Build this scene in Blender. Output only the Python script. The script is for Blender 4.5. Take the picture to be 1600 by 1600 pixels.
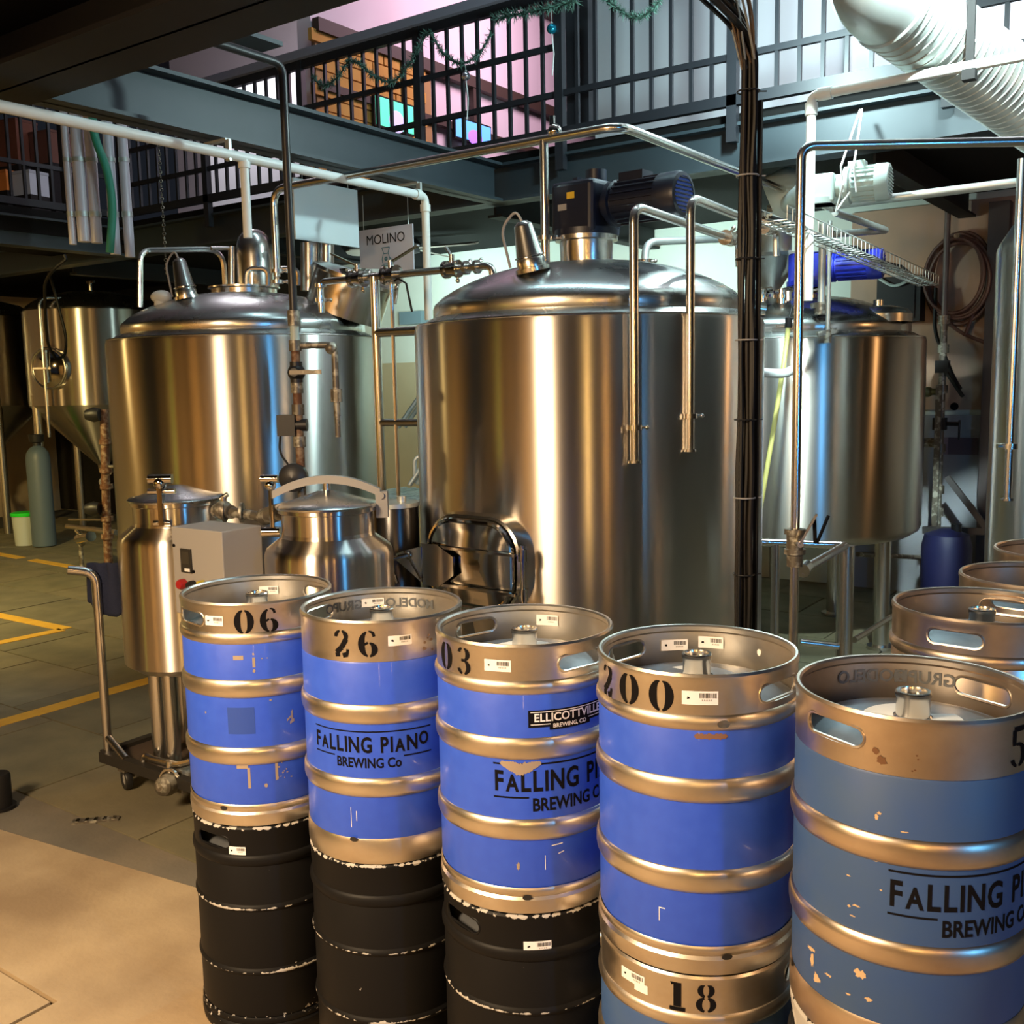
import bpy, bmesh, math, random
from math import sin, cos, pi, radians, atan2, sqrt, asin
from mathutils import Vector, Matrix
random.seed(7)
for _o in list(bpy.data.objects): bpy.data.objects.remove(_o)
SC = bpy.context.scene
COL = SC.collection

# ------------------------------------------------------------------ camera, world, exposure, room lights
CAM_H, PITCH, ROLL, YAW, FPX = 1.7223, 0.127, -0.0196, 0.6182, 1585.8
cam = bpy.data.cameras.new('camera'); cam.sensor_width = 36.0; cam.lens = 36.0 * FPX / 1600.0
cam.clip_start = 0.05; cam.clip_end = 200
camo = bpy.data.objects.new('camera', cam); COL.objects.link(camo); SC.camera = camo
CAM_M = (Matrix.Translation((0, 0, CAM_H)) @ Matrix.Rotation(YAW, 4, 'Z')
         @ Matrix.Rotation(pi/2 - PITCH, 4, 'X') @ Matrix.Rotation(ROLL, 4, 'Z'))
camo.matrix_world = CAM_M

SC.view_settings.view_transform = 'Standard'; SC.view_settings.look = 'None'
SC.view_settings.gamma = 1.0; SC.view_settings.use_curve_mapping = False
SC.view_settings.exposure = 0.0

W = bpy.data.worlds.new('night'); SC.world = W; W.use_nodes = True
W.node_tree.nodes['Background'].inputs[0].default_value = (0.30, 0.36, 0.5, 1)
W.node_tree.nodes['Background'].inputs[1].default_value = 0.03

def area_light(name, loc, target, size, power, color, size_y=None, spread=None):
    l = bpy.data.lights.new(name, 'AREA'); l.energy = power; l.color = color
    l.size = size
    if size_y: l.shape = 'RECTANGLE'; l.size_y = size_y
    if spread: l.spread = spread
    o = bpy.data.objects.new(name, l); COL.objects.link(o); o.location = loc
    d = Vector(target) - Vector(loc)
    o.rotation_euler = d.to_track_quat('-Z', 'Y').to_euler()
    return o
def bulb(name, loc, power, color, radius=.1):
    l = bpy.data.lights.new(name, 'POINT'); l.energy = power; l.color = color; l.shadow_soft_size = radius
    o = bpy.data.objects.new(name, l); COL.objects.link(o); o.location = loc
    return o
WARM = (1.0, 0.66, 0.30)
# warm lamps behind and beside the viewer, plus added wall fills
area_light('warm_tube_rear', (1.11, -1.95, 2.1), (-2.4, 4.0, 1.2), 0.08, 26, (1.0, 0.58, 0.18), size_y=1.5)
area_light('warm_tube_side', (2.0, -0.9, 2.2), (-3.5, 4.0, 1.0), 0.05, 10, (1.0, 0.48, 0.13), size_y=1.2)
area_light('key_lamp', (-2.0, -1.2, 2.8), (-1.7, 1.0, 0.4), 0.75, 160, (1.0, 0.71, 0.42), spread=2.2)
area_light('rear_wall_fill', (-3.4, -4.4, 3.0), (-3.0, -6.1, 1.2), 0.6, 210, (1.0, 0.56, 0.16), size_y=.2)  # added fill on the rear wall for golden tank reflections
area_light('rear_wall_fill_far', (-7.2, -4.4, 3.0), (-7.2, -6.1, 1.2), 0.6, 110, (1.0, 0.62, 0.22), size_y=.2)  # second added fill farther along the rear wall, also for reflections
area_light('side_wall_fill', (-11.5, -2.5, 3.0), (-14.0, -2.0, 1.2), 0.6, 160, (1.0, 0.60, 0.20), size_y=.2)  # added fill on the left wall, mirrored gold in the tanks
bulb('left_aisle_lamp', (-7.9, 2.3, 2.5), 16, (1.0, 0.68, 0.24), .08)
# yellow lamp over the fermenters
area_light('fermenter_lamp', (-7.4, 1.9, 2.9), (-9.6, 4.0, 0.0), 0.30, 130, (1.0, 0.76, 0.30), spread=2.3)
# small warm lamp under the gallery, beyond the frame on the right
bulb('gallery_lamp', (0.9, 6.4, 2.4), 16, (1.0, 0.50, 0.18), .03)
# cool floodlight hung in the void above the frame, and a cool lamp under the gallery behind the tanks
bulb('cool_flood', (-1.95, 4.99, 3.45), 155, (0.70, 0.98, 1.0), .06)
area_light('duct_flood', (-.25, 2.75, 4.2), (-.95, 4.35, 3.2), .15, 45, (0.80, 1.0, 0.97), spread=.75)
area_light('back_wall_fill', (-5.9, 6.9, 2.35), (-6.6, 8.35, 2.75), .3, 34, (0.72, 1.0, 0.95), spread=2.5)  # unseen second lamp, added to brighten the pale back wall
area_light('cool_under_gallery', (-3.6, 6.6, 2.35), (-4.0, 8.35, 2.75), .3, 40, (0.72, 1.0, 0.95), spread=2.5)
# tall blue lit screen behind on the right
area_light('blue_screen_light', (4.1, 0.3, 1.9), (-3.0, 3.4, 1.5), 0.12, 60, (0.10, 0.46, 1.0), size_y=1.9)
# narrow red and green lights added for reflected streaks on the kettle
area_light('green_streak_light', (-7.15, -5.75, 1.3), (-5.1, 4.3, 1.2), .10, 3.0, (0.10, 1.0, 0.05), size_y=1.3)
area_light('red_streak_light', (-6.75, -5.75, 1.5), (-5.1, 4.3, 1.2), .06, 2.5, (1.0, 0.06, 0.03), size_y=1.3)
# upper floor room lights, and an added fill over the void
bulb('upper_end_lamp', (-8.2, 8.2, 5.6), 34, (1.0, 0.88, 0.90), .15)
area_light('upper_pink', (-3.9, 8.0, 5.6), (-6.2, 7.6, 4.6), 1.2, 48, (1.0, 0.68, 0.82), spread=2.0)
area_light('void_fill', (-2.6, 4.25, 6.9), (-2.6, 4.25, 0.0), 3.6, 62, (0.60, 0.92, 1.0), size_y=.35)  # added overhead fill, gives the domes their cool reflected bands
area_light('upper_white', (-0.6, 5.9, 6.6), (-1.0, 6.95, 3.9), 1.2, 170, (0.92, 0.95, 1.0), spread=1.5)
area_light('upper_far', (-7.4, 6.1, 5.2), (-7.6, 7.4, 3.6), .8, 60, (0.95, 0.92, 1.0))

# ------------------------------------------------------------------ picture to place
def ray(px, py):
    v = Vector(((px - 800.0) / FPX, -(py - 800.0) / FPX, -1.0))
    w = CAM_M.to_3x3() @ v
    f = w.x * -sin(YAW) + w.y * cos(YAW)
    return w / f
def P(px, py, d):
    r = ray(px, py); return Vector((r.x * d, r.y * d, CAM_H + r.z * d))
def PZ(px, py, z):
    r = ray(px, py); return P(px, py, (z - CAM_H) / r.z)
def PX(px, py, x):
    r = ray(px, py); return P(px, py, x / r.x)
def PY(px, py, y):
    r = ray(px, py); return P(px, py, y / r.y)
def drop(p, py, px=None):
    """the point straight above or below p that shows at picture height py"""
    d = p.x * -sin(YAW) + p.y * cos(YAW)
    a = p.x * cos(YAW) + p.y * sin(YAW)
    q = None; x = 800 + a / d * FPX
    for _ in range(6):
        q = P(x, py, d); qa = q.x * cos(YAW) + q.y * sin(YAW); x += (a - qa) / d * FPX
    return Vector((p.x, p.y, q.z))
RIGHT = Vector((cos(YAW), sin(YAW), 0)); FWD = Vector((-sin(YAW), cos(YAW), 0))

# ------------------------------------------------------------------ mesh builder
class MB:
    def __init__(self): self.v = []; self.f = []; self.m = []
    def add(self, verts, faces, mi=0):
        n = len(self.v); self.v += [tuple(x) for x in verts]
        for f in faces: self.f.append(tuple(n + i for i in f)); self.m.append(mi)
        return self
    def box(self, c, s, rz=0.0, mi=0, rot=None):
        hx, hy, hz = s[0]/2, s[1]/2, s[2]/2
        R = rot if rot is not None else Matrix.Rotation(rz, 3, 'Z')
        c = Vector(c)
        vs = [c + R @ Vector((x*hx, y*hy, z*hz)) for x in (-1, 1) for y in (-1, 1) for z in (-1, 1)]
        return self.add(vs, [(0,1,3,2),(4,6,7,5),(0,4,5,1),(2,3,7,6),(0,2,6,4),(1,5,7,3)], mi)
    def bar(self, p0, p1, w, h, mi=0, up=(0,0,1)):
        p0, p1 = Vector(p0), Vector(p1); d = p1 - p0; L = d.length
        if L < 1e-6: return self
        x = d / L; u = Vector(up)
        if abs(x.dot(u)) > .98: u = Vector((0, 1, 0))
        y = u.cross(x).normalized(); z = x.cross(y)
        R = Matrix((x, y, z)).transposed()
        return self.box((p0+p1)/2, (L, w, h), mi=mi, rot=R)
    def lathe(self, prof, seg=48, c=(0,0,0), axis=None, closed=False, mi=0, cap0=False, cap1=False, arc=None):
        c = Vector(c)
        if axis is None: Q = Matrix.Identity(3)
        else: Q = Vector((0,0,1)).rotation_difference(Vector(axis).normalized()).to_matrix()
        vs = []
        for r, z in prof:
            for i in range(seg):
                t = 2*pi*i/seg
                vs.append(c + Q @ Vector((r*cos(t), r*sin(t), z)))
        n = len(prof); fs = []
        for j in range(n if closed else n-1):
            a, b = j*seg, ((j+1) % n)*seg
            for i in range(seg):
                k = (i+1) % seg
                fs.append((a+i, a+k, b+k, b+i))
        if cap0: fs.append(tuple(range(seg-1, -1, -1)))
        if cap1: fs.append(tuple((n-1)*seg+i for i in range(seg)))
        return self.add(vs, fs, mi)
    def cyl(self, p0, p1, r, r1=None, seg=20, mi=0, caps=True):
        p0, p1 = Vector(p0), Vector(p1); L = (p1-p0).length
        return self.lathe([(r, 0), (r if r1 is None else r1, L)], seg, p0, p1-p0, mi=mi, cap0=caps, cap1=caps)
    def tube(self, pts, r, seg=10, mi=0, closed=False, caps=True):
        pts = [Vector(p) for p in pts]; n = len(pts)
        rs = r if isinstance(r, (list, tuple)) else [r]*n
        tang = []
        for i in range(n):
            a = pts[(i-1) % n] if (closed or i > 0) else pts[i]
            b = pts[(i+1) % n] if (closed or i < n-1) else pts[i]
            t = (b-a); tang.append(t.normalized() if t.length > 1e-9 else Vector((0,0,1)))
        u = tang[0].orthogonal().normalized(); vs = []
        for i in range(n):
            if i > 0:
                q = tang[i-1].rotation_difference(tang[i]); u = q @ u
            u = (u - tang[i]*u.dot(tang[i])).normalized(); w = tang[i].cross(u)
            for k in range(seg):
                a = 2*pi*k/seg; vs.append(pts[i] + (u*cos(a) + w*sin(a))*rs[i])
        fs = []
        for i in range(n if closed else n-1):
            a, b = i*seg, ((i+1) % n)*seg
            for k in range(seg):
                l = (k+1) % seg; fs.append((a+k, a+l, b+l, b+k))
        if caps and not closed:
            fs.append(tuple(range(seg-1, -1, -1))); fs.append(tuple((n-1)*seg+k for k in range(seg)))
        return self.add(vs, fs, mi)
    def torus(self, c, R, r, axis=(0,0,1), seg=40, rs=10, mi=0):
        prof = [(R + r*cos(2*pi*i/rs), r*sin(2*pi*i/rs)) for i in range(rs)]
        return self.lathe(prof, seg, c, axis, closed=True, mi=mi)
    def ball(self, c, r, sc=(1,1,1), seg=16, mi=0, axis=None):
        n = 8; prof = [(max(1e-4, r*sin(pi*i/n)), -r*cos(pi*i/n)) for i in range(n+1)]
        m = MB().lathe(prof, seg, (0,0,0), axis)
        return self.add([(c[0]+x*sc[0], c[1]+y*sc[1], c[2]+z*sc[2]) for x, y, z in m.v], m.f, mi)
    def prism(self, poly, z0, z1, fn, mi=0):
        """poly of (a,b) swept from z0 to z1, fn(a,b,z) gives the point"""
        n = len(poly)
        vs = [fn(a, b, z0) for a, b in poly] + [fn(a, b, z1) for a, b in poly]
        fs = [tuple(range(n-1, -1, -1)), tuple(range(n, 2*n))] + [(i, (i+1) % n, n+(i+1) % n, n+i) for i in range(n)]
        return self.add(vs, fs, mi)
    def build(self, name, mats, parent=None, loc=None, label=None, smooth=0.6, fix=True, kind=None):
        root = parent
        while root is not None and root.parent is not None: root = root.parent
        org = Vector(loc) if loc is not None else (Vector(root['_o']) if root is not None and '_o' in root else Vector((0,0,0)))
        me = bpy.data.meshes.new(name)
        me.from_pydata([(x-org.x, y-org.y, z-org.z) for x, y, z in self.v], [], self.f)
        if not isinstance(mats, (list, tuple)): mats = [mats]
        for m in mats: me.materials.append(m)
        if len(mats) > 1: me.polygons.foreach_set('material_index', self.m)
        if fix:
            b = bmesh.new(); b.from_mesh(me); bmesh.ops.recalc_face_normals(b, faces=b.faces); b.to_mesh(me); b.free()
        if smooth: me.shade_smooth(); me.set_sharp_from_angle(angle=smooth)
        o = bpy.data.objects.new(name, me); COL.objects.link(o)
        if parent is None and loc is not None: o.location = loc
        if parent is not None: o.parent = parent
        if label: o['label'] = label
        if kind: o['kind'] = kind
        return o

def thing(name, label, cat, loc=(0,0,0), group=None):
    o = bpy.data.objects.new(name, None); COL.objects.link(o); o.location = loc
    o.empty_display_size = .1
    o['_o'] = list(loc); o['label'] = label; o['category'] = cat
    if group: o['group'] = group
    return o
def tag(o, label, cat, group=None):
    o['label'] = label; o['category'] = cat
    if group: o['group'] = group
    return o
def struct(name, mb, mats, **k): return mb.build(name, mats, kind='structure', **k)
def copy_tree(o, parent=None):
    c = o.copy(); COL.objects.link(c)
    if parent is not None: c.parent = parent
    for ch in list(o.children): copy_tree(ch, c)
    return c
def fillet(pts, rad, n=6):
    pts = [Vector(p) for p in pts]; out = [pts[0]]
    for i in range(1, len(pts)-1):
        a, b, c = pts[i-1], pts[i], pts[i+1]
        d1, d2 = (a-b), (c-b); t = min(rad, d1.length*.49, d2.length*.49)
        p, q = b + d1.normalized()*t, b + d2.normalized()*t
        for k in range(n+1):
            s = k/n; out.append(p*(1-s)**2 + b*2*s*(1-s) + q*s*s)
    out.append(pts[-1]); return out

# ------------------------------------------------------------------ materials
AROT = .25
def mat(name, base, metal=0.0, rough=0.5, spec=0.5, emit=None, estr=0.0, aniso=0.0, noise=None, bump=None, alpha=None, coat=0.0):
    m = bpy.data.materials.new(name); m.use_nodes = True; nt = m.node_tree
    b = nt.nodes['Principled BSDF']
    b.inputs['Base Color'].default_value = (*base, 1); b.inputs['Metallic'].default_value = metal
    b.inputs['Roughness'].default_value = rough; b.inputs['Specular IOR Level'].default_value = spec
    if coat: b.inputs['Coat Weight'].default_value = coat
    if emit: b.inputs['Emission Color'].default_value = (*emit, 1); b.inputs['Emission Strength'].default_value = estr
    tc = nt.nodes.new('ShaderNodeTexCoord')
    if aniso:
        t = nt.nodes.new('ShaderNodeTangent'); t.direction_type = 'RADIAL'; t.axis = 'Z'
        nt.links.new(t.outputs[0], b.inputs['Tangent']); b.inputs['Anisotropic'].default_value = aniso; b.inputs['Anisotropic Rotation'].default_value = AROT
    if noise:   # (scale xyz, second colour, lo, hi, roughness change)
        sc, c2, lo, hi, dr = noise
        mp = nt.nodes.new('ShaderNodeMapping'); mp.inputs['Scale'].default_value = sc
        nt.links.new(tc.outputs['Object'], mp.inputs[0])
        n = nt.nodes.new('ShaderNodeTexNoise'); n.inputs['Detail'].default_value = 6; n.inputs['Scale'].default_value = 1.0
        nt.links.new(mp.outputs[0], n.inputs['Vector'])
        r = nt.nodes.new('ShaderNodeMapRange'); r.inputs[1].default_value = lo; r.inputs[2].default_value = hi
        nt.links.new(n.outputs[0], r.inputs[0])
        mx = nt.nodes.new('ShaderNodeMix'); mx.data_type = 'RGBA'
        mx.inputs['A'].default_value = (*base, 1); mx.inputs['B'].default_value = (*c2, 1)
        nt.links.new(r.outputs[0], mx.inputs['Factor']); nt.links.new(mx.outputs['Result'], b.inputs['Base Color'])
        if dr:
            r2 = nt.nodes.new('ShaderNodeMapRange'); r2.inputs[3].default_value = rough; r2.inputs[4].default_value = rough+dr
            nt.links.new(r.outputs[0], r2.inputs[0]); nt.links.new(r2.outputs[0], b.inputs['Roughness'])
    if bump:    # (scale xyz, strength)
        mp2 = nt.nodes.new('ShaderNodeMapping'); mp2.inputs['Scale'].default_value = bump[0]
        nt.links.new(tc.outputs['Object'], mp2.inputs[0])
        n2 = nt.nodes.new('ShaderNodeTexNoise'); n2.inputs['Scale'].default_value = 1.0; n2.inputs['Detail'].default_value = 4
        nt.links.new(mp2.outputs[0], n2.inputs['Vector'])
        bp = nt.nodes.new('ShaderNodeBump'); bp.inputs['Strength'].default_value = bump[1]; bp.inputs['Distance'].default_value = 0.01
        nt.links.new(n2.outputs[0], bp.inputs['Height']); nt.links.new(bp.outputs[0], b.inputs['Normal'])
    return m
def chipped(name, base, rings, chip=(.40,.385,.36), width=.012, thr=.56):
    """paint worn through to metal in broken flecks along the heights where the drum rubs"""
    m = mat(name, base, 0, .5, spec=.14); nt = m.node_tree; b = nt.nodes['Principled BSDF']
    tc = nt.nodes.new('ShaderNodeTexCoord'); sp = nt.nodes.new('ShaderNodeSeparateXYZ'); nt.links.new(tc.outputs['Object'], sp.inputs[0])
    acc = None
    def mth(op, a, c=None):
        n = nt.nodes.new('ShaderNodeMath'); n.operation = op
        for i, x in enumerate((a, c)):
            if x is None: continue
            if isinstance(x, (int, float)): n.inputs[i].default_value = x
            else: nt.links.new(x, n.inputs[i])
        return n.outputs[0]
    for z0, w, g in rings:
        d = mth('ABSOLUTE', mth('SUBTRACT', sp.outputs[2], z0))
        k = mth('MULTIPLY', mth('MAXIMUM', mth('SUBTRACT', 1.0, mth('DIVIDE', d, w)), 0.0), g)
        acc = k if acc is None else mth('MAXIMUM', acc, k)
    n = nt.nodes.new('ShaderNodeTexNoise'); n.inputs['Scale'].default_value = 70; n.inputs['Detail'].default_value = 5
    nt.links.new(tc.outputs['Object'], n.inputs['Vector'])
    n3 = nt.nodes.new('ShaderNodeTexNoise'); n3.inputs['Scale'].default_value = 7
    nt.links.new(tc.outputs['Object'], n3.inputs['Vector'])
    s = mth('ADD', mth('MULTIPLY', acc, .30), mth('ADD', mth('MULTIPLY', n.outputs[0], .62), mth('MULTIPLY', n3.outputs[0], .38)))
    f = mth('GREATER_THAN', s, thr + .14)
    mx = nt.nodes.new('ShaderNodeMix'); mx.data_type = 'RGBA'
    mx.inputs['A'].default_value = (*base, 1); mx.inputs['B'].default_value = (*chip, 1)
    nt.links.new(f, mx.inputs['Factor']); nt.links.new(mx.outputs['Result'], b.inputs['Base Color'])
    return m

STEEL = mat('brushed_tank_steel', (.64,.61,.57), 1, .31, aniso=1.0, noise=((3,3,1.2), (.60,.57,.53), .3, .75, .015), bump=((2.2,2.2,.5), .03))
DOME  = mat('dome_steel', (.62,.62,.60), 1, .24, noise=((5,5,5), (.54,.54,.52), .35, .7, .08), bump=((3,3,3), .05))
PIPE  = mat('polished_pipe_steel', (.66,.64,.60), 1, .24)
MIRROR = mat('mirror_steel', (.66,.63,.58), 1, .07)
KEGST = mat('keg_steel', (.72,.68,.62), 1, .30, noise=((9,9,14), (.60,.52,.42), .42, .72, .14), bump=((30,30,30), .04))
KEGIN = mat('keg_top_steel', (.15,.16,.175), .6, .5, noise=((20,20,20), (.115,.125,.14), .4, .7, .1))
COPPERY = mat('stained_keg_steel', (.68,.60,.52), 1, .3, noise=((7,7,9), (.52,.41,.32), .4, .7, .1))
BLUE  = mat('blue_keg_paint', (.022,.078,.56), 0, .42, noise=((40,40,40), (.027,.09,.60), .3, .7, .05), coat=.1)
BLUE_SHADED = mat('shaded_blue_keg_paint', (.028,.075,.22), 0, .5, noise=((12,12,12), (.036,.082,.20), .3, .7, .05))  # same blue paint, with dim light put into a darker, greyer colour
BLACKP = chipped('black_keg_paint', (.006,.006,.0065), [(.588,.011,.76),(.368,.007,.74),(.190,.007,.74),(.06,.02,.4)])
FLAKY = chipped('flaking_keg_paint', (.02,.02,.02), [(.57,.05,1.2),(.372,.012,.7)])
INK   = mat('black_stencil_ink', (.005,.0045,.0055), 0, .85, spec=.1)
WEAR  = mat('bare_metal_patch', (.46,.38,.30), .6, .5)
WHITEL = mat('white_label', (.80,.79,.80), 0, .5)
STICK = mat('white_disc_sticker', (.80,.80,.78), 0, .6)
BLACK = mat('black_plastic', (.012,.012,.013), 0, .45)
BEAM  = mat('blue_grey_beam_paint', (.019,.029,.036), 0, .5, noise=((3,3,3), (.024,.036,.044), .3, .7, 0))
DARKB = mat('dark_beam_paint', (.008,.0075,.008), 0, .6, spec=.25)
RAILM = mat('dark_rail_paint', (.011,.012,.016), 0, .5)
RAILT = mat('rail_top_paint', (.20,.19,.23), 0, .5)
WHITEP = mat('white_pipe_plastic', (.72,.76,.73), 0, .4)
GREYP = mat('grey_enamel', (.32,.31,.30), 0, .45)
GREYM = mat('grey_green_motor_enamel', (.42,.50,.46), 0, .4)
NAVY  = mat('dark_blue_motor_enamel', (.004,.007,.022), 0, .4)
BLUEM = mat('bright_blue_motor_enamel', (.015,.03,.42), 0, .4)
RUST  = mat('rusty_iron', (.14,.06,.028), .3, .6, noise=((30,30,30), (.33,.24,.16), .45, .65, .1))
IRON  = mat('old_iron_pipe', (.16,.14,.11), .6, .45, noise=((25,25,25), (.42,.40,.33), .5, .6, .1))
CABLE = mat('black_cable', (.005,.0045,.004), 0, .5, spec=.3, noise=((18,18,2), (.018,.013,.009), .5, .65, .1))
WOODY = mat('brown_cable', (.13,.085,.05), 0, .6)
GALV  = mat('galvanised_steel', (.62,.66,.64), .75, .42, noise=((6,6,6), (.5,.54,.52), .4, .6, .1))
CO2M  = mat('blue_grey_cylinder_paint', (.10,.14,.17), 0, .45)
TOWEL = mat('navy_towelling', (.012,.018,.05), 0, .95, bump=((260,260,260), .5))
REDB  = mat('red_button', (.35,.02,.02), 0, .35)
YELLOW = mat('yellow_floor_paint', (.72,.42,.05), 0, .6, noise=((9,9,9), (.62,.34,.04), .4, .7, 0))

# ------------------------------------------------------------------ the hall
YB = 5.71            # face of the gallery with the long railing
XA = -4.16           # the girder that crosses the void
ZF = 3.27            # gallery floor
DARKW = mat('dark_plaster', (.025,.023,.021), 0, .8)
WARMW = mat('warm_plaster', (.55,.39,.20), 0, .8, noise=((1.5,1.5,1.5), (.34,.27,.19), .3, .7, 0))
FLOORG = mat('floor_joint_cement', (.055,.052,.042), 0, .9)
SLABM = [mat('floor_slab_cement', c, 0, .62, noise=((3.2,3.2,3.2), c2, .35, .7, .15), bump=((50,50,50), .12)) for c, c2 in
         (((.20,.178,.105),(.13,.12,.075)), ((.180,.162,.10),(.12,.108,.068)), ((.215,.188,.115),(.14,.122,.08)))]
PADM = mat('pale_worn_concrete', (.44,.325,.19), 0, .75, noise=((2.6,2.6,2.6), (.28,.195,.11), .36, .68, .1), bump=((60,60,60), .15))
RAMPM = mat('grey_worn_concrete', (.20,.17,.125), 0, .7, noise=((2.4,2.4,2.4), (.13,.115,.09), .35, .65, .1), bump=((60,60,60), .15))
struct('floor', MB().box((-2.5, 3.5, -.12), (27, 27, .2)), FLOORG)
FLOOR = bpy.data.objects['floor']
def floor_piece(name, x0, x1, y0, y1, m, z=0.0, g=.006, poly=None):
    mb = MB(); pts = poly or [(x0+g, y0+g), (x1-g, y0+g), (x1-g, y1-g), (x0+g, y1-g)]
    mb.prism(pts, -.06, z, lambda a, b, c: Vector((a, b, c)))
    o = mb.build(name, m, parent=FLOOR, smooth=0)
    return o
rf = random.Random(3)
# far hall: pavers in courses along the hall, joints open
y = 2.19; row = 0
while y < 8.4:
    hgt = .62; x = -13.2 + (row % 2) * .41
    while x < 3.9:
        w = .82
        floor_piece('floor_slab', x, x+w, y, y+hgt, SLABM[rf.randrange(3)], z=rf.uniform(-.003, .0))
        x += w
    y += hgt; row += 1
# near floor: cast concrete bays, with a greyer wedge that tapers along the old edge
XC, YC = PZ(85, 1565, 0).x, PZ(85, 1565, 0).y      # the corner where the old bay meets the newer concrete
floor_piece('floor_slab', 0, 0, 0, 0, PADM, poly=[(XC+.006, -6.0), (4.0, -6.0), (4.0, 2.185), (-2.0, 2.185), (-2.61, 2.10), (-6.5, 1.62), (-6.5, YC+.006), (XC+.006, YC+.006)])
floor_piece('floor_slab', -6.5, XC, -1.2, YC, PADM, g=.008)
floor_piece('floor_slab', -6.5, XC, -6.0, -1.2, PADM, g=.008)
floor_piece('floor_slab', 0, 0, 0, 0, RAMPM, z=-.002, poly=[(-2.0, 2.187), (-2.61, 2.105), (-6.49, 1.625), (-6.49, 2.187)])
for x0, x1 in ((-13.2, -6.5),):
    floor_piece('floor_slab', x0, x1, -6, 2.19, SLABM[0])
# yellow walkway lines
def yline(p0, p1, w=.055):
    p0, p1 = Vector(p0), Vector(p1); d = (p1-p0).normalized(); n = Vector((-d.y, d.x, 0))*w
    pts = [p0-n, p0+n, p1+n, p1-n]
    MB().prism([(q.x, q.y) for q in pts], -.004, .0025, lambda a, b, c: Vector((a, b, c))).build('yellow_line', YELLOW, parent=FLOOR, smooth=0)
a = PZ(0, 1130, 0); b = PZ(215, 1068, 0); yline(a + (a-b)*.6, b + (b-a)*.5)
c = PZ(97, 984, 0); e = PZ(0, 963, 0); f = PZ(0, 1004, 0)
yline(c + Vector((0, .03, 0)), e + (e-c)*1.2, .05); yline(c, f + (f-c)*1.2, .05)
a = PZ(0, 866, 0); b = PZ(126, 888, 0); yline(a + (a-b), a + (b-a)*.28, .05); yline(a + (b-a)*.42, b + (b-a)*.1, .05)

# walls of the hall
struct('wall_back', MB().box((-4, 8.45, 1.62), (22, .2, 3.36)), mat('cream_wall', (.56,.60,.54), 0, .8, noise=((1.5,1.5,1.5), (.48,.53,.47), .35, .7, 0)))
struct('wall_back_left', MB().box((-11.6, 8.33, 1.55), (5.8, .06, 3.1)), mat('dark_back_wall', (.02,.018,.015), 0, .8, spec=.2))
def stripe_wall():
    m = MB()
    # rear wall behind the viewer in bays between dark posts
    for i in range(9):
        m.box((-9.4 + i*1.9, -6.1, 1.6), (1.45, .16, 3.2))
    return m
struct('wall_rear', stripe_wall(), WARMW)
posts = MB()
for i in range(10): posts.box((-10.35 + i*1.9, -6.05, 1.6), (.45, .3, 3.2))
struct('trim_1', posts, DARKB)
struct('wall_right', MB().box((5.6, 1.0, 1.6), (.2, 15, 3.3)), DARKW)
struct('wall_left', MB().box((-14.2, 1.0, 2.6), (.2, 15, 5.3)), WARMW)
# galleries
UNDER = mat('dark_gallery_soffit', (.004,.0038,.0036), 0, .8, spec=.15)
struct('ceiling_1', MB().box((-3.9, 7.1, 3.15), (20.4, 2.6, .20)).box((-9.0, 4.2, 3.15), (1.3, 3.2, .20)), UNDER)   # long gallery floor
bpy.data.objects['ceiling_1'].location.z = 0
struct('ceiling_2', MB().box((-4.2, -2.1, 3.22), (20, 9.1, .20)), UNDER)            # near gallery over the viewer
struct('ceiling_3', MB().box((-4, 4, 7.2), (24, 20, .2)), mat('upper_ceiling', (.50,.42,.46), 0, .8))

def ibeam(mb, p0, p1, h, w, tf=.018, tw=.014):
    p0, p1 = Vector(p0), Vector(p1)
    mb.bar(p0, p1, tw, h); z = Vector((0, 0, h/2 - tf/2))
    mb.bar(p0+z, p1+z, w, tf); mb.bar(p0-z, p1-z, w, tf)
    return mb
struct('beam_1', ibeam(MB(), (-12, YB+.08, 3.055), (5.4, YB+.08, 3.055), .25, .16), BEAM)
m = ibeam(MB(), (XA, 1.2, 3.055), (XA, YB, 3.055), .25, .15)
struct('beam_2', m, BEAM)
m = ibeam(MB(), (-12, 2.30, 3.10), (5.4, 2.30, 3.10), .36, .36)
m.box((-3.3, 2.25, 3.30), (17, .4, .05))
struct('beam_3', m, DARKB)
struct('beam_4', ibeam(MB(), (-8.38, 2.5, 3.055), (-8.38, YB, 3.055), .25, .17), BEAM)
m = MB()
for i in range(6): ibeam(m, (-9.5+i*2.6, YB+.2, 2.97), (-9.5+i*2.6, 8.3, 2.97), .2, .12)
struct('beam_5', m, DARKB)

# upper floor seen through the railing
PINK = mat('pale_pink_wall', (.70,.60,.66), 0, .8)
struct('wall_upper_left', MB().box((-6.1, 8.6, 5.3), (.15, 5.4, 3.9)), PINK)
struct('wall_upper_end', MB().box((-9.2, 9.4, 5.3), (6.2, .15, 3.9)), mat('upper_end_wall', (.72,.68,.72), 0, .8))
struct('wall_upper_right', MB().box((1.2, 6.95, 5.3), (10.5, .15, 3.9)), mat('cool_white_wall', (.52,.55,.58), 0, .8, noise=((.8,.8,.8), (.47,.50,.53), .3, .7, 0)))
ORNG = mat('ochre_brick', (.62,.34,.07), 0, .8, noise=((4,4,4), (.52,.26,.05), .3, .7, 0))
br = struct('wall_upper_brick', MB().box((-6.00, 6.6, 3.9), (.03, 1.4, 1.1)), mat('brick_mortar', (.40,.24,.10), 0, .9))
me0 = MB().box((0, 0, 0), (.04, .262, .088)).build('brick', ORNG, parent=br, smooth=0)
first = True
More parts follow.
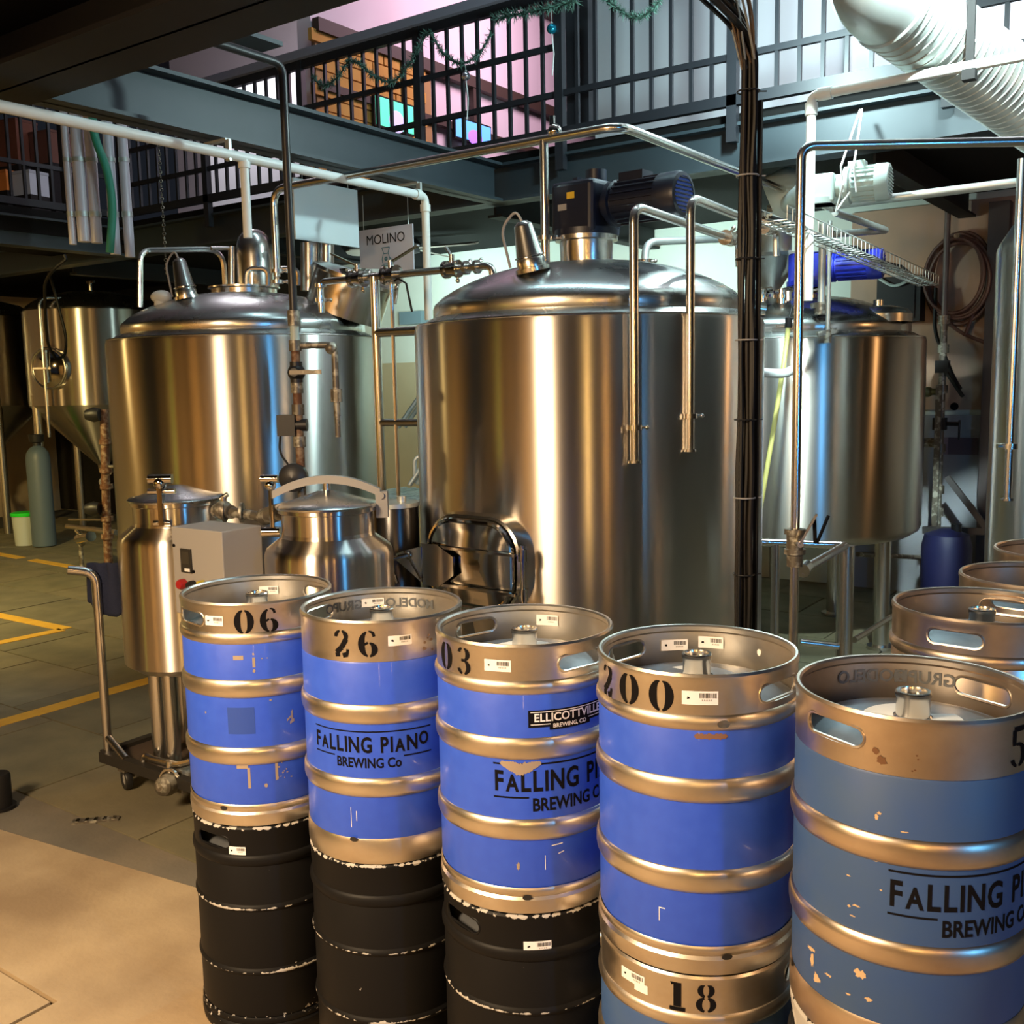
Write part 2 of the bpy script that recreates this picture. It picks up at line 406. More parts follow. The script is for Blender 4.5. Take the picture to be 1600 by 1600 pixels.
for r_ in range(11):
    for c_ in range(12):
        yy = 5.98 + c_*.275 + (r_ % 2)*.137; zz = 3.42 + r_*.1
        if yy > 7.15: continue
        o = me0 if first else me0.copy()
        if not first: COL.objects.link(o)
        first = False; o.parent = br; o.location = (-5.985 + rf.uniform(-.004, .004), yy, zz)
m = MB()
m.bar((-5.97, 5.9, 4.50), (-5.97, 10.5, 4.50), .07, .10); m.bar((-5.97, 5.9, 4.05), (-5.97, 10.5, 4.05), .06, .06)
m.bar((-5.97, 5.9, 5.5), (-5.97, 10.5, 5.5), .1, .14)
for yy in (6.9, 7.9): m.bar((-5.97, yy, 3.36), (-5.97, yy, 4.5), .05, .05)
struct('trim_2', m, mat('dark_timber', (.05,.028,.02), 0, .6))
struct('wall_upper_cabinet', MB().box((-7.3, 6.75, 4.0), (1.9, .3, 1.3)), mat('white_cupboard_row', (.66,.65,.68), 0, .6))
struct('column_1', MB().box((-3.62, 5.98, 5.0), (.17, .12, 3.3)), RAILM)
m = MB()
for xx in (-2.15, -1.05, .1): m.box((xx, 6.86, 5.3), (.035, .02, 3.8))
struct('trim_3', m, mat('panel_joint_strip', (.40,.41,.43), 0, .7))

# the gallery railing: posts, rails and every baluster of its own
def railing(name, label, axis, fixed, a0, a1, posts, loc, skip=(), mids=((.25, None),), htop=.94):
    t = thing(name, label, 'railing', loc)
    def pt(a, z): return (a, fixed, z) if axis == 'x' else (fixed, a, z)
    z0 = ZF
    MB().bar(pt(a0, z0+htop), pt(a1, z0+htop), .12, .06).build('top_rail', RAILT, t, smooth=0)
    MB().bar(pt(a0, z0+htop-.06), pt(a1, z0+htop-.06), .04, .06).build('under_rail', RAILM, t, smooth=0)
    MB().bar(pt(a0, z0+.03), pt(a1, z0+.03), .05, .06).build('bottom_rail', RAILM, t, smooth=0)
    for dz, lim in mids:
        MB().bar(pt(a0, z0+dz), pt(lim if lim is not None else a1, z0+dz), .03, .035).build('middle_rail', RAILM, t, smooth=0)
    for a in posts:
        MB().bar(pt(a, z0-.20), pt(a, z0+htop), .06, .05, up=(0,1,0)).build('post', RAILM, t, smooth=0)
    proto = None
    for i in range(len(posts)-1):
        n = 9; s = (posts[i+1]-posts[i])/n
        for k in range(1, n):
            a = posts[i] + s*k
            if proto is None:
                proto = MB().bar(pt(a, z0+.04), pt(a, z0+htop-.05), .022, .022, up=(0,1,0)).build('baluster', RAILM, t, smooth=0); pa = a; o = proto
            else:
                o = proto.copy(); COL.objects.link(o); o.parent = t
                d = a - pa; o.location = (d, 0, 0) if axis == 'x' else (0, d, 0)
    return t
bposts = [-8.3 + 1.17*i for i in range(9)] + [2.2, 3.4]
railing('gallery_railing', 'long dark steel gallery railing above the tanks with closely spaced balusters', 'x', YB, -8.33, 3.45, bposts, (-3.1, YB, ZF), mids=((.27, None), (.56, -3.65)))
railing('gallery_railing', 'short dark railing at the far gallery corner behind the bundle of vertical conduits', 'y', -8.38, 2.9, YB-.03, [2.95, 4.1, 5.2], (-8.38, 4.2, ZF), mids=((.35, None),))

# ------------------------------------------------------------------ kegs
KH = .591
def wrapf(r, th0, z0, sgn=1):
    """(u along the arc in metres, v up) -> point on the drum"""
    return lambda u, v, dr=0.0: Vector(((r+dr)*cos(th0 + sgn*u/r), (r+dr)*sin(th0 + sgn*u/r), z0+v))
def arc_shape(cx, cy, rx, ry, a0, a1, w0, w1=None, n=14):
    """thick arc as quads; angles in degrees"""
    w1 = w0 if w1 is None else w1; L = []; Rr = []
    for i in range(n+1):
        a = radians(a0 + (a1-a0)*i/n); w = w0 + (w1-w0)*sin(pi*i/n)
        L.append((cx+(rx+w/2)*cos(a), cy+(ry+w/4)*sin(a))); Rr.append((cx+(rx-w/2)*cos(a), cy+(ry-w/4)*sin(a)))
    return [(L[i], L[i+1], Rr[i+1], Rr[i]) for i in range(n)]
def quad_strip(pts, w, n=5):
    out = []
    for (x0, y0), (x1, y1) in zip(pts[:-1], pts[1:]):
        d = sqrt((x1-x0)**2+(y1-y0)**2); nx, ny = -(y1-y0)/d*w/2, (x1-x0)/d*w/2
        for k in range(n):
            a, b = k/n, (k+1)/n
            p = (x0+(x1-x0)*a, y0+(y1-y0)*a); q = (x0+(x1-x0)*b, y0+(y1-y0)*b)
            out.append(((p[0]+nx, p[1]+ny), (q[0]+nx, q[1]+ny), (q[0]-nx, q[1]-ny), (p[0]-nx, p[1]-ny)))
    return out
# stencil digits in a box about 0.62 wide and 1 tall, centred
DIG = {
 '0': arc_shape(0,0,.25,.44, 100,260, .12,.25) + arc_shape(0,0,.25,.44, -80,80, .12,.25),
 '6': arc_shape(0,-.2,.21,.24, -80,80, .12,.22) + arc_shape(.02,0,.27,.44, 108,258, .11,.24) + arc_shape(.05,.22,.16,.22, 40,100, .13) + quad_strip([(.17,.36),(.20,.26)], .10, 2) + quad_strip([(-.14,-.02),(-.02,.05)], .08, 2),
 '2': arc_shape(0,.22,.20,.22, -20,78, .12,.18) + arc_shape(0,.22,.20,.22, 102,178, .12,.16) + quad_strip([(.20,.16),(.02,-.14),(-.20,-.34)], .19) + quad_strip([(-.24,-.42),(-.06,-.40)], .15, 2) + quad_strip([(.05,-.43),(.24,-.38)], .17, 2) + quad_strip([(.22,-.40),(.25,-.20)], .10, 2),
 '3': arc_shape(-.02,.22,.19,.20, -70,75, .11,.17) + arc_shape(-.02,.22,.19,.20, 105,165, .13) + arc_shape(-.02,-.2,.21,.22, -75,72, .12,.18) + arc_shape(-.02,-.2,.21,.22, 195,255, .14) + quad_strip([(-.10,.02),(.04,.02)], .09, 2),
 '1': quad_strip([(.02,-.36),(.02,.48)], .24) + quad_strip([(-.22,-.44),(.26,-.44)], .12) + quad_strip([(-.18,.36),(.0,.44)], .10, 2),
 '8': arc_shape(0,.23,.17,.20, 105,255, .11,.17) + arc_shape(0,.23,.17,.20, -75,75, .11,.17) + arc_shape(0,-.22,.21,.22, 105,255, .11,.19) + arc_shape(0,-.22,.21,.22, -75,75, .11,.19),
 '5': quad_strip([(-.18,.46),(.2,.46)], .12) + quad_strip([(-.17,.44),(-.17,.08)], .12) + arc_shape(-.02,-.16,.21,.26, -80,110, .11,.18) + arc_shape(-.02,-.16,.21,.26, 200,255, .13),
}
def stencil(txt, fn, h, pitch, dr=.0007):
    m = MB()
    for i, ch in enumerate(txt):
        ox = (i-(len(txt)-1)/2)*pitch
        for q in DIG[ch]: m.add([fn(ox+x*h, y*h, dr) for x, y in q], [(0,1,2,3)])
    return m
def text_polys(txt, size, bold=.0, align='CENTER', spacing=1.0):
    c = bpy.data.curves.new('t', 'FONT'); c.body = txt; c.size = size; c.align_x = align; c.offset = bold
    c.space_character = spacing; c.resolution_u = 3
    o = bpy.data.objects.new('t', c); COL.objects.link(o)
    dg = bpy.context.evaluated_depsgraph_get(); me = bpy.data.meshes.new_from_object(o.evaluated_get(dg))
    bm = bmesh.new(); bm.from_mesh(me)
    vs = [(v.co.x, v.co.y) for v in bm.verts]; fs = [tuple(v.index for v in f.verts) for f in bm.faces]
    bm.free(); bpy.data.objects.remove(o); bpy.data.curves.remove(c); bpy.data.meshes.remove(me)
    return vs, fs
def put_text(m, txt, fn, size, ox=0, oy=0, bold=.0, align='CENTER', dr=.0007, mi=0, spacing=1.0, sx=1.0):
    vs, fs = text_polys(txt, size, bold, align, spacing)
    return m.add([fn(ox+x*sx, oy+y, dr) for x, y in vs], fs, mi)
def put_rect(m, fn, u0, u1, v0, v1, dr=.0006, n=8, mi=0, slope=0.0):
    for k in range(n):
        a, b = u0+(u1-u0)*k/n, u0+(u1-u0)*(k+1)/n
        m.add([fn(a, v0+slope*a, dr), fn(b, v0+slope*b, dr), fn(b, v1+slope*b, dr), fn(a, v1+slope*a, dr)], [(0,1,2,3)], mi)
    return m
def blob(m, fn, u, v, w, h, seed, dr=.0005, n=16, jag=.3, mi=0):
    r = random.Random(seed); ph = [r.uniform(1-jag, 1) for _ in range(n)]
    pts = [fn(u+w/2*cos(2*pi*i/n)*ph[i], v+h/2*sin(2*pi*i/n)*ph[i], dr) for i in range(n)]
    return m.add([fn(u, v, dr)]+pts, [(0, 1+i, 1+(i+1) % n) for i in range(n)], mi)
def barcode_label(parent, fn_, w=.052, h=.023, torn=False, inner=False, seed=1):
    fn = (lambda u, v, dr=0.0: fn_(u, v, -dr)) if inner else fn_
    r = random.Random(seed); m = MB()
    put_rect(m, fn, -w/2, w/2, -h/2, h/2, .0008, 6, 0)
    if torn: put_rect(m, fn, w*.1, w*.62, -h*.95, -h*.2, .0008, 3, 0)
    x = -.02*w
    while x < w*.44:
        b = r.uniform(.0006, .0016); put_rect(m, fn, x, x+b, .0, h*.36, .0011, 1, 1); x += b + r.uniform(.0006, .0014)
    for k in range(5): put_rect(m, fn, w*(.05+.06*k), w*(.085+.06*k), -h*.22, -h*.10, .0011, 1, 2)
    blob(m, fn, -w*.32, .0, .008, .007, seed, .0011, 9, .6, 1)
    return m.build('barcode_label', [WHITEL, INK, GREYP], parent, smooth=0, fix=False)

def hexify(o_mesh): return o_mesh
def chime_mesh():
    """top collar: rolled lip, thin wall and two hand holes cut through it"""
    prof = [(.1965,.492),(.1985,.494),(.1985,.572),(.2005,.579),(.2005,.586),(.1975,.591),(.193,.5905),(.1895,.587),(.190,.578),(.1945,.573),(.1945,.492)]
    m = MB().lathe(prof, 144, closed=True)
    o = m.build('tmp_chime', KEGST)
    cut = MB(); pl = []
    hw, hh = .062, .018
    for i in range(12): a = -pi/2 + pi*i/11; pl.append((hw-hh+hh*cos(a), hh*sin(a)))
    for i in range(12): a = pi/2 + pi*i/11; pl.append((-hw+hh+hh*cos(a), hh*sin(a)))
    cut.prism(pl, .15, .25, lambda a, b, c: Vector((c, a, .545+b)))
    cut.prism(pl, .15, .25, lambda a, b, c: Vector((-c, -a, .545+b)))
    co = cut.build('tmp_cut', KEGST)
    md = o.modifiers.new('b', 'BOOLEAN'); md.operation = 'DIFFERENCE'; md.solver = 'EXACT'; md.object = co
    dg = bpy.context.evaluated_depsgraph_get(); me = bpy.data.meshes.new_from_object(o.evaluated_get(dg))
    me.name = 'chime'; bpy.data.objects.remove(o); bpy.data.objects.remove(co)
    me.shade_smooth(); me.set_sharp_from_angle(angle=.5)
    return me
CHIME = chime_mesh()
def hole_rim(parent, mt):
    for s in (0, pi):
        pts = []; hw, hh = .062, .018
        for i in range(8): a = -pi/2 + pi*i/7; pts.append((hw-hh+hh*cos(a), hh*sin(a)))
        for i in range(8): a = pi/2 + pi*i/7; pts.append((-hw+hh+hh*cos(a), hh*sin(a)))
        q = [Vector((.1965*cos(s+u/.1965), .1965*sin(s+u/.1965), .545+v)) for u, v in pts]
        MB().tube(q, .0036, 6, closed=True).build('hand_hole_rim', mt, parent)
def keg(label, loc, hole_az, paint=None, collar=KEGST, lip=True, group='beer kegs', hidden_top=False, foot=None, rings=None, slim=False):
    t = thing('beer_keg', label, 'keg', loc, group)
    t['_o'] = [0,0,0]; t.rotation_euler.z = hole_az
    p = paint or collar; rg = rings or collar; ft = foot or collar
    MB().lathe([(.150,.02),(.185,.03),(.199,.066),(.199,.489),(.197,.493),(.19,.496)], 96).build('drum', p, t)
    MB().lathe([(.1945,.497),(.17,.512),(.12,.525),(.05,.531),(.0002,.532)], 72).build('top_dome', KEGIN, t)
    for z in (.368, .190):
        if slim: rp = [(.1985,z-.011),(.2005,z-.007),(.2035,z-.003),(.2040,z),(.2035,z+.003),(.2005,z+.007),(.1985,z+.011)]
        else: rp = [(.1985,z-.024),(.2010,z-.0225),(.2045,z-.015),(.2058,z-.007),(.2058,z+.007),(.2045,z+.015),(.2010,z+.0225),(.1985,z+.024)]
        MB().lathe(rp, 96).build('rolling_ring', rg, t)
    c = bpy.data.objects.new('collar', CHIME.copy()); COL.objects.link(c); c.parent = t; c.data.materials.clear(); c.data.materials.append(collar)
    if lip:
        MB().lathe([(.1986,.484),(.2012,.4865),(.2040,.493),(.2046,.500),(.2036,.507),(.2008,.512),(.1985,.514)], 96).build('collar_bead', rg, t)
        MB().lathe([(.199,.060),(.2015,.056),(.2015,.046),(.1985,.040),(.2030,.034),(.2035,.018),(.2015,.004),(.196,.0),(.190,.002),(.190,.05)], 96).build('foot_ring', ft, t)
    else:
        MB().lathe([(.199,.064),(.2015,.058),(.2025,.030),(.2020,.010),(.199,.001),(.194,.0),(.190,.003),(.190,.05)], 96).build('foot_ring', ft, t)
    hole_rim(t, collar)
    if not hidden_top:
        n = MB().lathe([(.036,.524),(.034,.531),(.0285,.534),(.0285,.566),(.0305,.570),(.0305,.577),(.0285,.579),(.0235,.579),(.022,.574),(.022,.560),(.0002,.559)], 40).build('valve_neck', PIPE, t)
        MB().lathe([(.0195,.560),(.0195,.566),(.012,.568),(.0002,.568)], 24).build('valve_ball_seat', MIRROR, n)
    return t
def th_cam(loc): return atan2(-loc[1], -loc[0])
def kaz(loc, off): return th_cam(loc) + asin(max(-1, min(1, off)))
CAMK = [(-.6961,2.7045),(-.33,2.4829),(.0227,2.2418),(.3614,2.0094),(.6939,1.7307)]
CAMK[3] = (.3690,2.0030); CAMK[4] = (.6990,1.7270)
KW = [Vector((a*cos(YAW)-b*sin(YAW), a*sin(YAW)+b*cos(YAW), 0)) for a, b in CAMK]
def foot_notch(t, az, hole, z=.05):
    f = wrapf(.2018, az-hole, z); m = MB(); blob(m, f, 0, 0, .022, .012, 5, .0008, 12, .05); m.build('drain_slot', BLACK, t, smooth=0, fix=False)
Z2 = KH + .002
# stack 1: number 06 over a black keg
def sticker_disc(t, kind):
    m = MB()
    if kind == 'full': segs = [(0, 360)]
    else: segs = [(20, 165), (200, 345)]
    for a0, a1 in segs:
        n = 28; vs = []
        for i in range(n+1):
            a = radians(a0+(a1-a0)*i/n)
            for r in (.033, .085): vs.append((r*cos(a), r*sin(a), .5335 - (r-.03)*.10))
        m.add(vs, [(2*i, 2*i+1, 2*i+3, 2*i+2) for i in range(n)])
    m.build('paper_disc', STICK, t, smooth=0)
blk = 'black chipped keg on the floor under '
# --- 06
L = KW[0]; hz = kaz(L, -.87)
k06 = keg('blue banded steel keg stencilled 06 with a dark square ghost mark on its middle band', (L.x, L.y, Z2), hz, BLUE)
sticker_disc(k06, 'split')
f = wrapf(.1985, kaz(L, -.02)-hz, .543); [stencil(c_, lambda u, v, dr, k_=k_: f(u+(k_-.5)*.064, v, dr), .067, 0).build('stencil_digit', INK, k06, smooth=0, fix=False) for k_, c_ in enumerate('06')]
barcode_label(k06, wrapf(.1985, kaz(L, -.55)-hz, .545), .052, .025, seed=2)
m = MB(); fi = wrapf(.1945, kaz(L, .02)+pi-.25-hz, .55, -1); 
barcode_label(k06, wrapf(.1918, kaz(L, 0)+pi-.18-hz, .545, -1), .055, .024, inner=True, seed=3)
m = MB(); f = wrapf(.199, kaz(L, -.15)-hz, .442)
put_rect(m, f, -.038, -.012, .003, .014, .0005, 3); put_rect(m, f, .010, .017, -.018, .008, .0005, 2); blob(m, f, .013, .017, .006, .008, 4); blob(m, f, .013, -.027, .008, .011, 5); blob(m, f, .034, .004, .005, .004, 6); blob(m, f, .047, .004, .004, .004, 7)
f2 = wrapf(.199, kaz(L, -.05)-hz, .13)
put_rect(m, f2, -.065, -.035, .028, .040, .0005, 4); put_rect(m, f2, -.037, -.030, -.025, .030, .0005, 2); put_rect(m, f2, .033, .040, -.02, .030, .0005, 2, slope=.3); put_rect(m, f2, .036, .06, .028, .038, .0005, 3, slope=.6)
for i in range(14): blob(m, f2, .045+random.uniform(-.012,.03), random.uniform(-.01,.05), random.uniform(.003,.007), random.uniform(.003,.006), 30+i)
blob(m, f2, .008, -.02, .011, .013, 9)
f3 = wrapf(.199, kaz(L, .35)-hz, .285)
put_rect(m, f3, -.004, .008, -.02, -.012, .0005, 2, slope=.5); put_rect(m, f3, .0, .005, -.014, .012, .0005, 1, slope=.8); put_rect(m, f3, -.012, .002, -.004, .002, .0005, 2, slope=.8)
blob(m, wrapf(.199, kaz(L, .10)-hz, .335), 0, 0, .008, .006, 11); blob(m, wrapf(.199, kaz(L, -.72)-hz, .30), 0, 0, .006, .007, 12)
m.build('worn_patch', WEAR, k06, smooth=0, fix=False, kind='stuff')
m = MB(); f = wrapf(.199, kaz(L, -.28)-hz, .285); put_rect(m, f, -.035, .035, -.035, .035, .0004, 8)
m.build('ghost_mark', mat('faded_label_ghost', (.016,.058,.33), 0, .6), k06, smooth=0, fix=False)
foot_notch(k06, kaz(L, -.55), hz)
# --- 26
L = KW[1]; hz = kaz(L, .85)
k26 = keg('blue banded steel keg stencilled 26 with black brewery lettering on the middle band', (L.x, L.y, Z2), hz, BLUE, lip=False)
sticker_disc(k26, 'full')
f = wrapf(.1985, kaz(L, -.33)-hz, .537); [stencil(c_, lambda u, v, dr, k_=k_: f(u+(k_-.5)*.067, v, dr), .067, 0).build('stencil_digit', INK, k26, smooth=0, fix=False) for k_, c_ in enumerate('26')]
barcode_label(k26, wrapf(.1985, kaz(L, .20)-hz, .542), .056, .024, seed=5)
def logo(t, az, hz, s=1.0, zc=.292, bold=.0012, sy=None):
    sy = sy or s
    f = wrapf(.199, az-hz, zc); m = MB(); lw = .0022*(sy+.3)
    put_rect(m, f, -.108*s, .108*s, .040*sy, .040*sy+lw, .0006, 30)
    big, sm = .044*sy, .036*sy
    glyphs = []; cx = 0.0
    for ch in 'FaLLING PIaNo':
        if ch == ' ': cx += .016*s; continue
        vs, fs = text_polys(ch.upper(), sm if ch.islower() else big, bold, 'LEFT')
        x0_ = min(v[0] for v in vs); wdt = max(v[0] for v in vs) - x0_; oy = (.007*sy if ch == 'o' else 0)
        glyphs.append((cx, x0_, oy, vs, fs)); cx += wdt + .0042*s
    k = .212*s/cx
    for gx, x0_, oy, vs, fs in glyphs: m.add([f(-.106*s+(gx+v[0]-x0_)*k, v[1]+oy, .0007) for v in vs], fs)
    put_rect(m, f, -.108*s, -.062*s, -.0115*sy, -.0115*sy+lw, .0006, 8); put_rect(m, f, .058*s, .108*s, -.0115*sy, -.0115*sy+lw, .0006, 8)
    vs, fs = text_polys('BREWING Co', .028*sy, bold*.6, 'CENTER'); w_ = max(v[0] for v in vs)*2
    m.add([f(-.002*s+v[0]*.112*s/w_, v[1]-.031*sy, .0007) for v in vs], fs)
    return m.build('brewery_lettering', INK, t, smooth=0, fix=False)
logo(k26, kaz(L, -.215), hz, 1.42, .277, .0014, 1.2)
def embossed(t, az, hz, txt, size=.034):
    f = wrapf(.1938, az-hz, .538, -1); m = MB(); vs, fs = text_polys(txt, size, .0008)
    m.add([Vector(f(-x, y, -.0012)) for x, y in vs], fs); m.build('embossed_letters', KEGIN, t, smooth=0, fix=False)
embossed(k26, kaz(L, 0)+pi-.42, hz, 'MODELO'); embossed(k26, kaz(L, 0)+pi+.55, hz, 'GRUPO')
barcode_label(k26, wrapf(.1918, kaz(L, 0)+pi+.12-hz, .552, -1), .06, .022, inner=True, seed=15)
m = MB(); f = wrapf(.199, kaz(L, -.45)-hz, .12)
put_rect(m, f, 0, .0012, -.03, .02, .0005, 1, slope=.2); put_rect(m, f, .014, .0155, -.012, .012, .0005, 1); m.build('scratch', STICK, k26, smooth=0, fix=False, kind='stuff')
foot_notch(k26, kaz(L, -.42), hz, .062)
# --- 03
L = KW[2]; hz = kaz(L, .62)
k03 = keg('blue banded steel keg stencilled 03 with a black and white sticker high on its side', (L.x, L.y, Z2), hz, BLUE)
sticker_disc(k03, 'full')
f = wrapf(.1985, kaz(L, -.765)-hz, .546); [stencil(c_, lambda u, v, dr, k_=k_: f(u+(k_-.5)*.063, v, dr), .067, 0).build('stencil_digit', INK, k03, smooth=0, fix=False) for k_, c_ in enumerate('03')]
barcode_label(k03, wrapf(.1985, kaz(L, -.29)-hz, .546), .058, .025, seed=7)
barcode_label(k03, wrapf(.1918, kaz(L, 0)+pi-.30-hz, .552, -1), .055, .026, inner=True, seed=8)
logo(k03, kaz(L, -.36)+.90, hz, 1.65, .276, .0016, 1.42)
f = wrapf(.199, kaz(L, .06)+.44-hz, .435); m = MB()
put_rect(m, f, -.095, .095, -.021, .016, .0008, 18, 0); put_rect(m, f, -.05, .05, -.028, -.02, .0008, 10, 0)
put_text(m, 'ELLICOTTVILLE', f, .0245, 0, -.0085, .0005, dr=.0012, mi=1, sx=1.0)
put_text(m, 'BREWING, CO', f, .0125, -.002, -.0235, .0002, dr=.0012, mi=1)
put_rect(m, f, -.090, .090, .011, .0127, .0012, 18, 1); put_rect(m, f, -.090, -.048, -.0155, -.014, .0012, 6, 1); put_rect(m, f, .045, .090, -.0155, -.014, .0012, 6, 1)
m.build('brewery_sticker', [INK, WHITEL], k03, smooth=0, fix=False)
m = MB(); f = wrapf(.199, kaz(L, -.06)-hz, .340)
rr = random.Random(4)
for i in range(15): blob(m, f, -.038+i*.0052, -.004-.012*sin(pi*i/14)*rr.uniform(.7,1.1), .018, .020*sin(pi*(i+.7)/15.4)+.010, 50+i, .0009)
f2 = wrapf(.199, kaz(L, .1)-hz, .12)
blob(m, f2, -.042, -.01, .010, .022, 3, jag=.5)
m.build('worn_patch', WEAR, k03, smooth=0, fix=False, kind='stuff')
m = MB()
put_rect(m, f2, .03, .055, .028, .030, .0005, 3, slope=.1); put_rect(m, f2, .015, .0165, -.02, .012, .0005, 1); put_rect(m, f2, .045, .058, -.002, 0, .0005, 2, slope=.3)
m.build('scratch', STICK, k03, smooth=0, fix=False, kind='stuff')
foot_notch(k03, kaz(L, -.02), hz, .040)
# --- 200
L = KW[3]; hz = kaz(L, .80)
k200 = keg('blue banded steel keg stencilled 200 standing on another blue keg', (L.x, L.y, Z2), hz, BLUE)
sticker_disc(k200, 'split')
for off, ch in ((-.87,'2'), (-.645,'0'), (-.33,'0')):
    f = wrapf(.1985, kaz(L, off)-hz, .546); stencil(ch, f, .066, .06).build('stencil_digit', INK, k200, smooth=0, fix=False)
barcode_label(k200, wrapf(.1985, kaz(L, .03)-hz, .547), .066, .026, seed=9)
barcode_label(k200, wrapf(.1918, kaz(L, 0)+pi-.16-hz, .552, -1), .055, .026, inner=True, seed=10)
barcode_label(k200, wrapf(.1918, kaz(L, 0)+pi+.26-hz, .545, -1), .060, .024, inner=True, seed=11)
m = MB(); f = wrapf(.199, kaz(L, .14)-hz, .476); rr = random.Random(9)
for i in range(8): blob(m, f, -.026+i*.007, -.002, .014, .011+rr.uniform(0,.005), 70+i)
m.build('worn_patch', mat('brown_residue', (.20,.10,.06), 0, .6), k200, smooth=0, fix=False, kind='stuff')
m = MB(); f = wrapf(.2047, kaz(L, .24)-hz, .499); blob(m, f, 0, 0, .026, .016, 3, .0006, 16, .1); m.build('dent_weld', MIRROR, k200, smooth=0, fix=False)
m = MB(); f = wrapf(.1935, kaz(L, 0)+pi-.75-hz, .545, -1); blob(m, f, 0, 0, .011, .016, 2, -.0015, 12, .1); m.build('drain_hole', STICK, k200, smooth=0, fix=False)
m = MB(); f = wrapf(.199, kaz(L, -.35)-hz, .12); put_rect(m, f, 0, .0014, -.02, .006, .0005, 1); put_rect(m, f, 0, .012, .006, .008, .0005, 2); m.build('scratch', STICK, k200, smooth=0, fix=False, kind='stuff')
foot_notch(k200, kaz(L, .29), hz, .040)
# --- fifth
L = KW[4]; hz = kaz(L, -.63)
k5 = keg('shaded blue keg nearest the viewer with faded brewery lettering and flaked paint', (L.x, L.y, Z2), hz, BLUE_SHADED, collar=COPPERY, lip=False)
sticker_disc(k5, 'split')
f = wrapf(.1985, kaz(L, .80)-hz, .535); stencil('5', f, .070, .06).build('stencil_digit', INK, k5, smooth=0, fix=False)
logo(k5, kaz(L, -.15)+.90, hz, 1.65, .276, .0016, 1.42)
embossed(k5, kaz(L, 0)+pi+.42, hz, 'MODELO'); embossed(k5, kaz(L, 0)+pi-.10, hz, 'GRUPO')
m = MB(); f = wrapf(.199, kaz(L, -.1)-hz, .285); rr = random.Random(12)
for u, v, w, h in ((-.03,.135,.010,.012),(-.026,.142,.009,.007),(-.03,.06,.008,.004),(.012,.118,.016,.004),(-.075,.02,.010,.004),(-.06,-.028,.016,.005),(-.072,-.033,.008,.006),(-.066,-.048,.012,.004),(-.02,.012,.006,.004),(.06,.05,.008,.004),
                   (-.05,-.145,.026,.020),(-.11,-.175,.02,.006),(-.155,-.15,.026,.012),(-.150,-.17,.014,.03),(-.138,-.195,.026,.024),(-.07,-.19,.012,.006),(-.035,-.185,.016,.009),(-.235,-.11,.006,.035)):
    blob(m, f, u, v, w, h, int(1000*abs(u)+100*abs(v)), jag=.55)
m.build('worn_patch', mat('bare_tan_primer', (.55,.40,.24), .2, .6), k5, smooth=0, fix=False, kind='stuff')
foot_notch(k5, kaz(L, -.96), hz, .062)
STAIN = mat('brown_stain', (.16,.08,.04), .4, .5)
L = KW[4]; f = wrapf(.1990, kaz(L, -.16)-kaz(L, -.63), .520); m = MB()
blob(m, f, -.012, -.004, .020, .018, 91, .0004, 14, .5); blob(m, f, -.022, .010, .014, .012, 92, .0004, 14, .5)
for u, v in ((.040, .012), (.042, .006), (.034, -.014), (.038, -.012)): blob(m, f, u, v, .004, .003, int(u*1e4), .0004, 8)
m.build('rust_stain', STAIN, k5, smooth=0, fix=False, kind='stuff')
L = KW[1]; f = wrapf(.1990, kaz(L, .62)-kaz(L, .85), .515); m = MB(); rr = random.Random(8)
for i in range(10): blob(m, f, rr.uniform(-.035,.03), rr.uniform(-.012,.03), rr.uniform(.006,.02), rr.uniform(.005,.012), 93+i, .0004, 12, .6)
m.build('rust_stain', mat('tarnish', (.36,.25,.16), .8, .45), k26, smooth=0, fix=False, kind='stuff')
# --- lower kegs
L = KW[0]
lb = keg('matt black keg with a torn white sticker, on the floor at the row end', (L.x, L.y, 0), kaz(L, -.75), BLACKP, collar=BLACKP, hidden_top=True, slim=True)
barcode_label(lb, wrapf(.199, kaz(L, -.42)-kaz(L, -.75), .528), .046, .022, torn=False, seed=21)
L = KW[1]
lb = keg('matt black keg without any sticker, under the keg lettered on its middle band', (L.x, L.y, 0), kaz(L, .4)+.9, BLACKP, collar=BLACKP, hidden_top=True, slim=True)
L = KW[2]
lb = keg('matt black keg with a clean white barcode label and chipped rim', (L.x, L.y, 0), kaz(L, -.78), BLACKP, collar=BLACKP, hidden_top=True, slim=True)
barcode_label(lb, wrapf(.199, kaz(L, .08)-kaz(L, -.78), .520), .060, .024, seed=23)
L = KW[3]; hz = kaz(L, -.2)+pi/2
l18 = keg('blue banded steel keg stencilled 18 carrying the keg stencilled 200', (L.x, L.y, 0), hz, BLUE_SHADED, hidden_top=True)
for off, ch in ((-.18,'1'), (.10,'8')):
    stencil(ch, wrapf(.1985, kaz(L, off)-hz, .548), .064, .06).build('stencil_digit', INK, l18, smooth=0, fix=False)
barcode_label(l18, wrapf(.1985, kaz(L, -.62)-hz, .553), .060, .024, torn=True, seed=25)
L = KW[4]
keg('dark keg with flaking paint under the shaded blue keg nearest the viewer', (L.x, L.y, 0), kaz(L, .1)+pi/2, FLAKY, collar=FLAKY, hidden_top=True, slim=True)
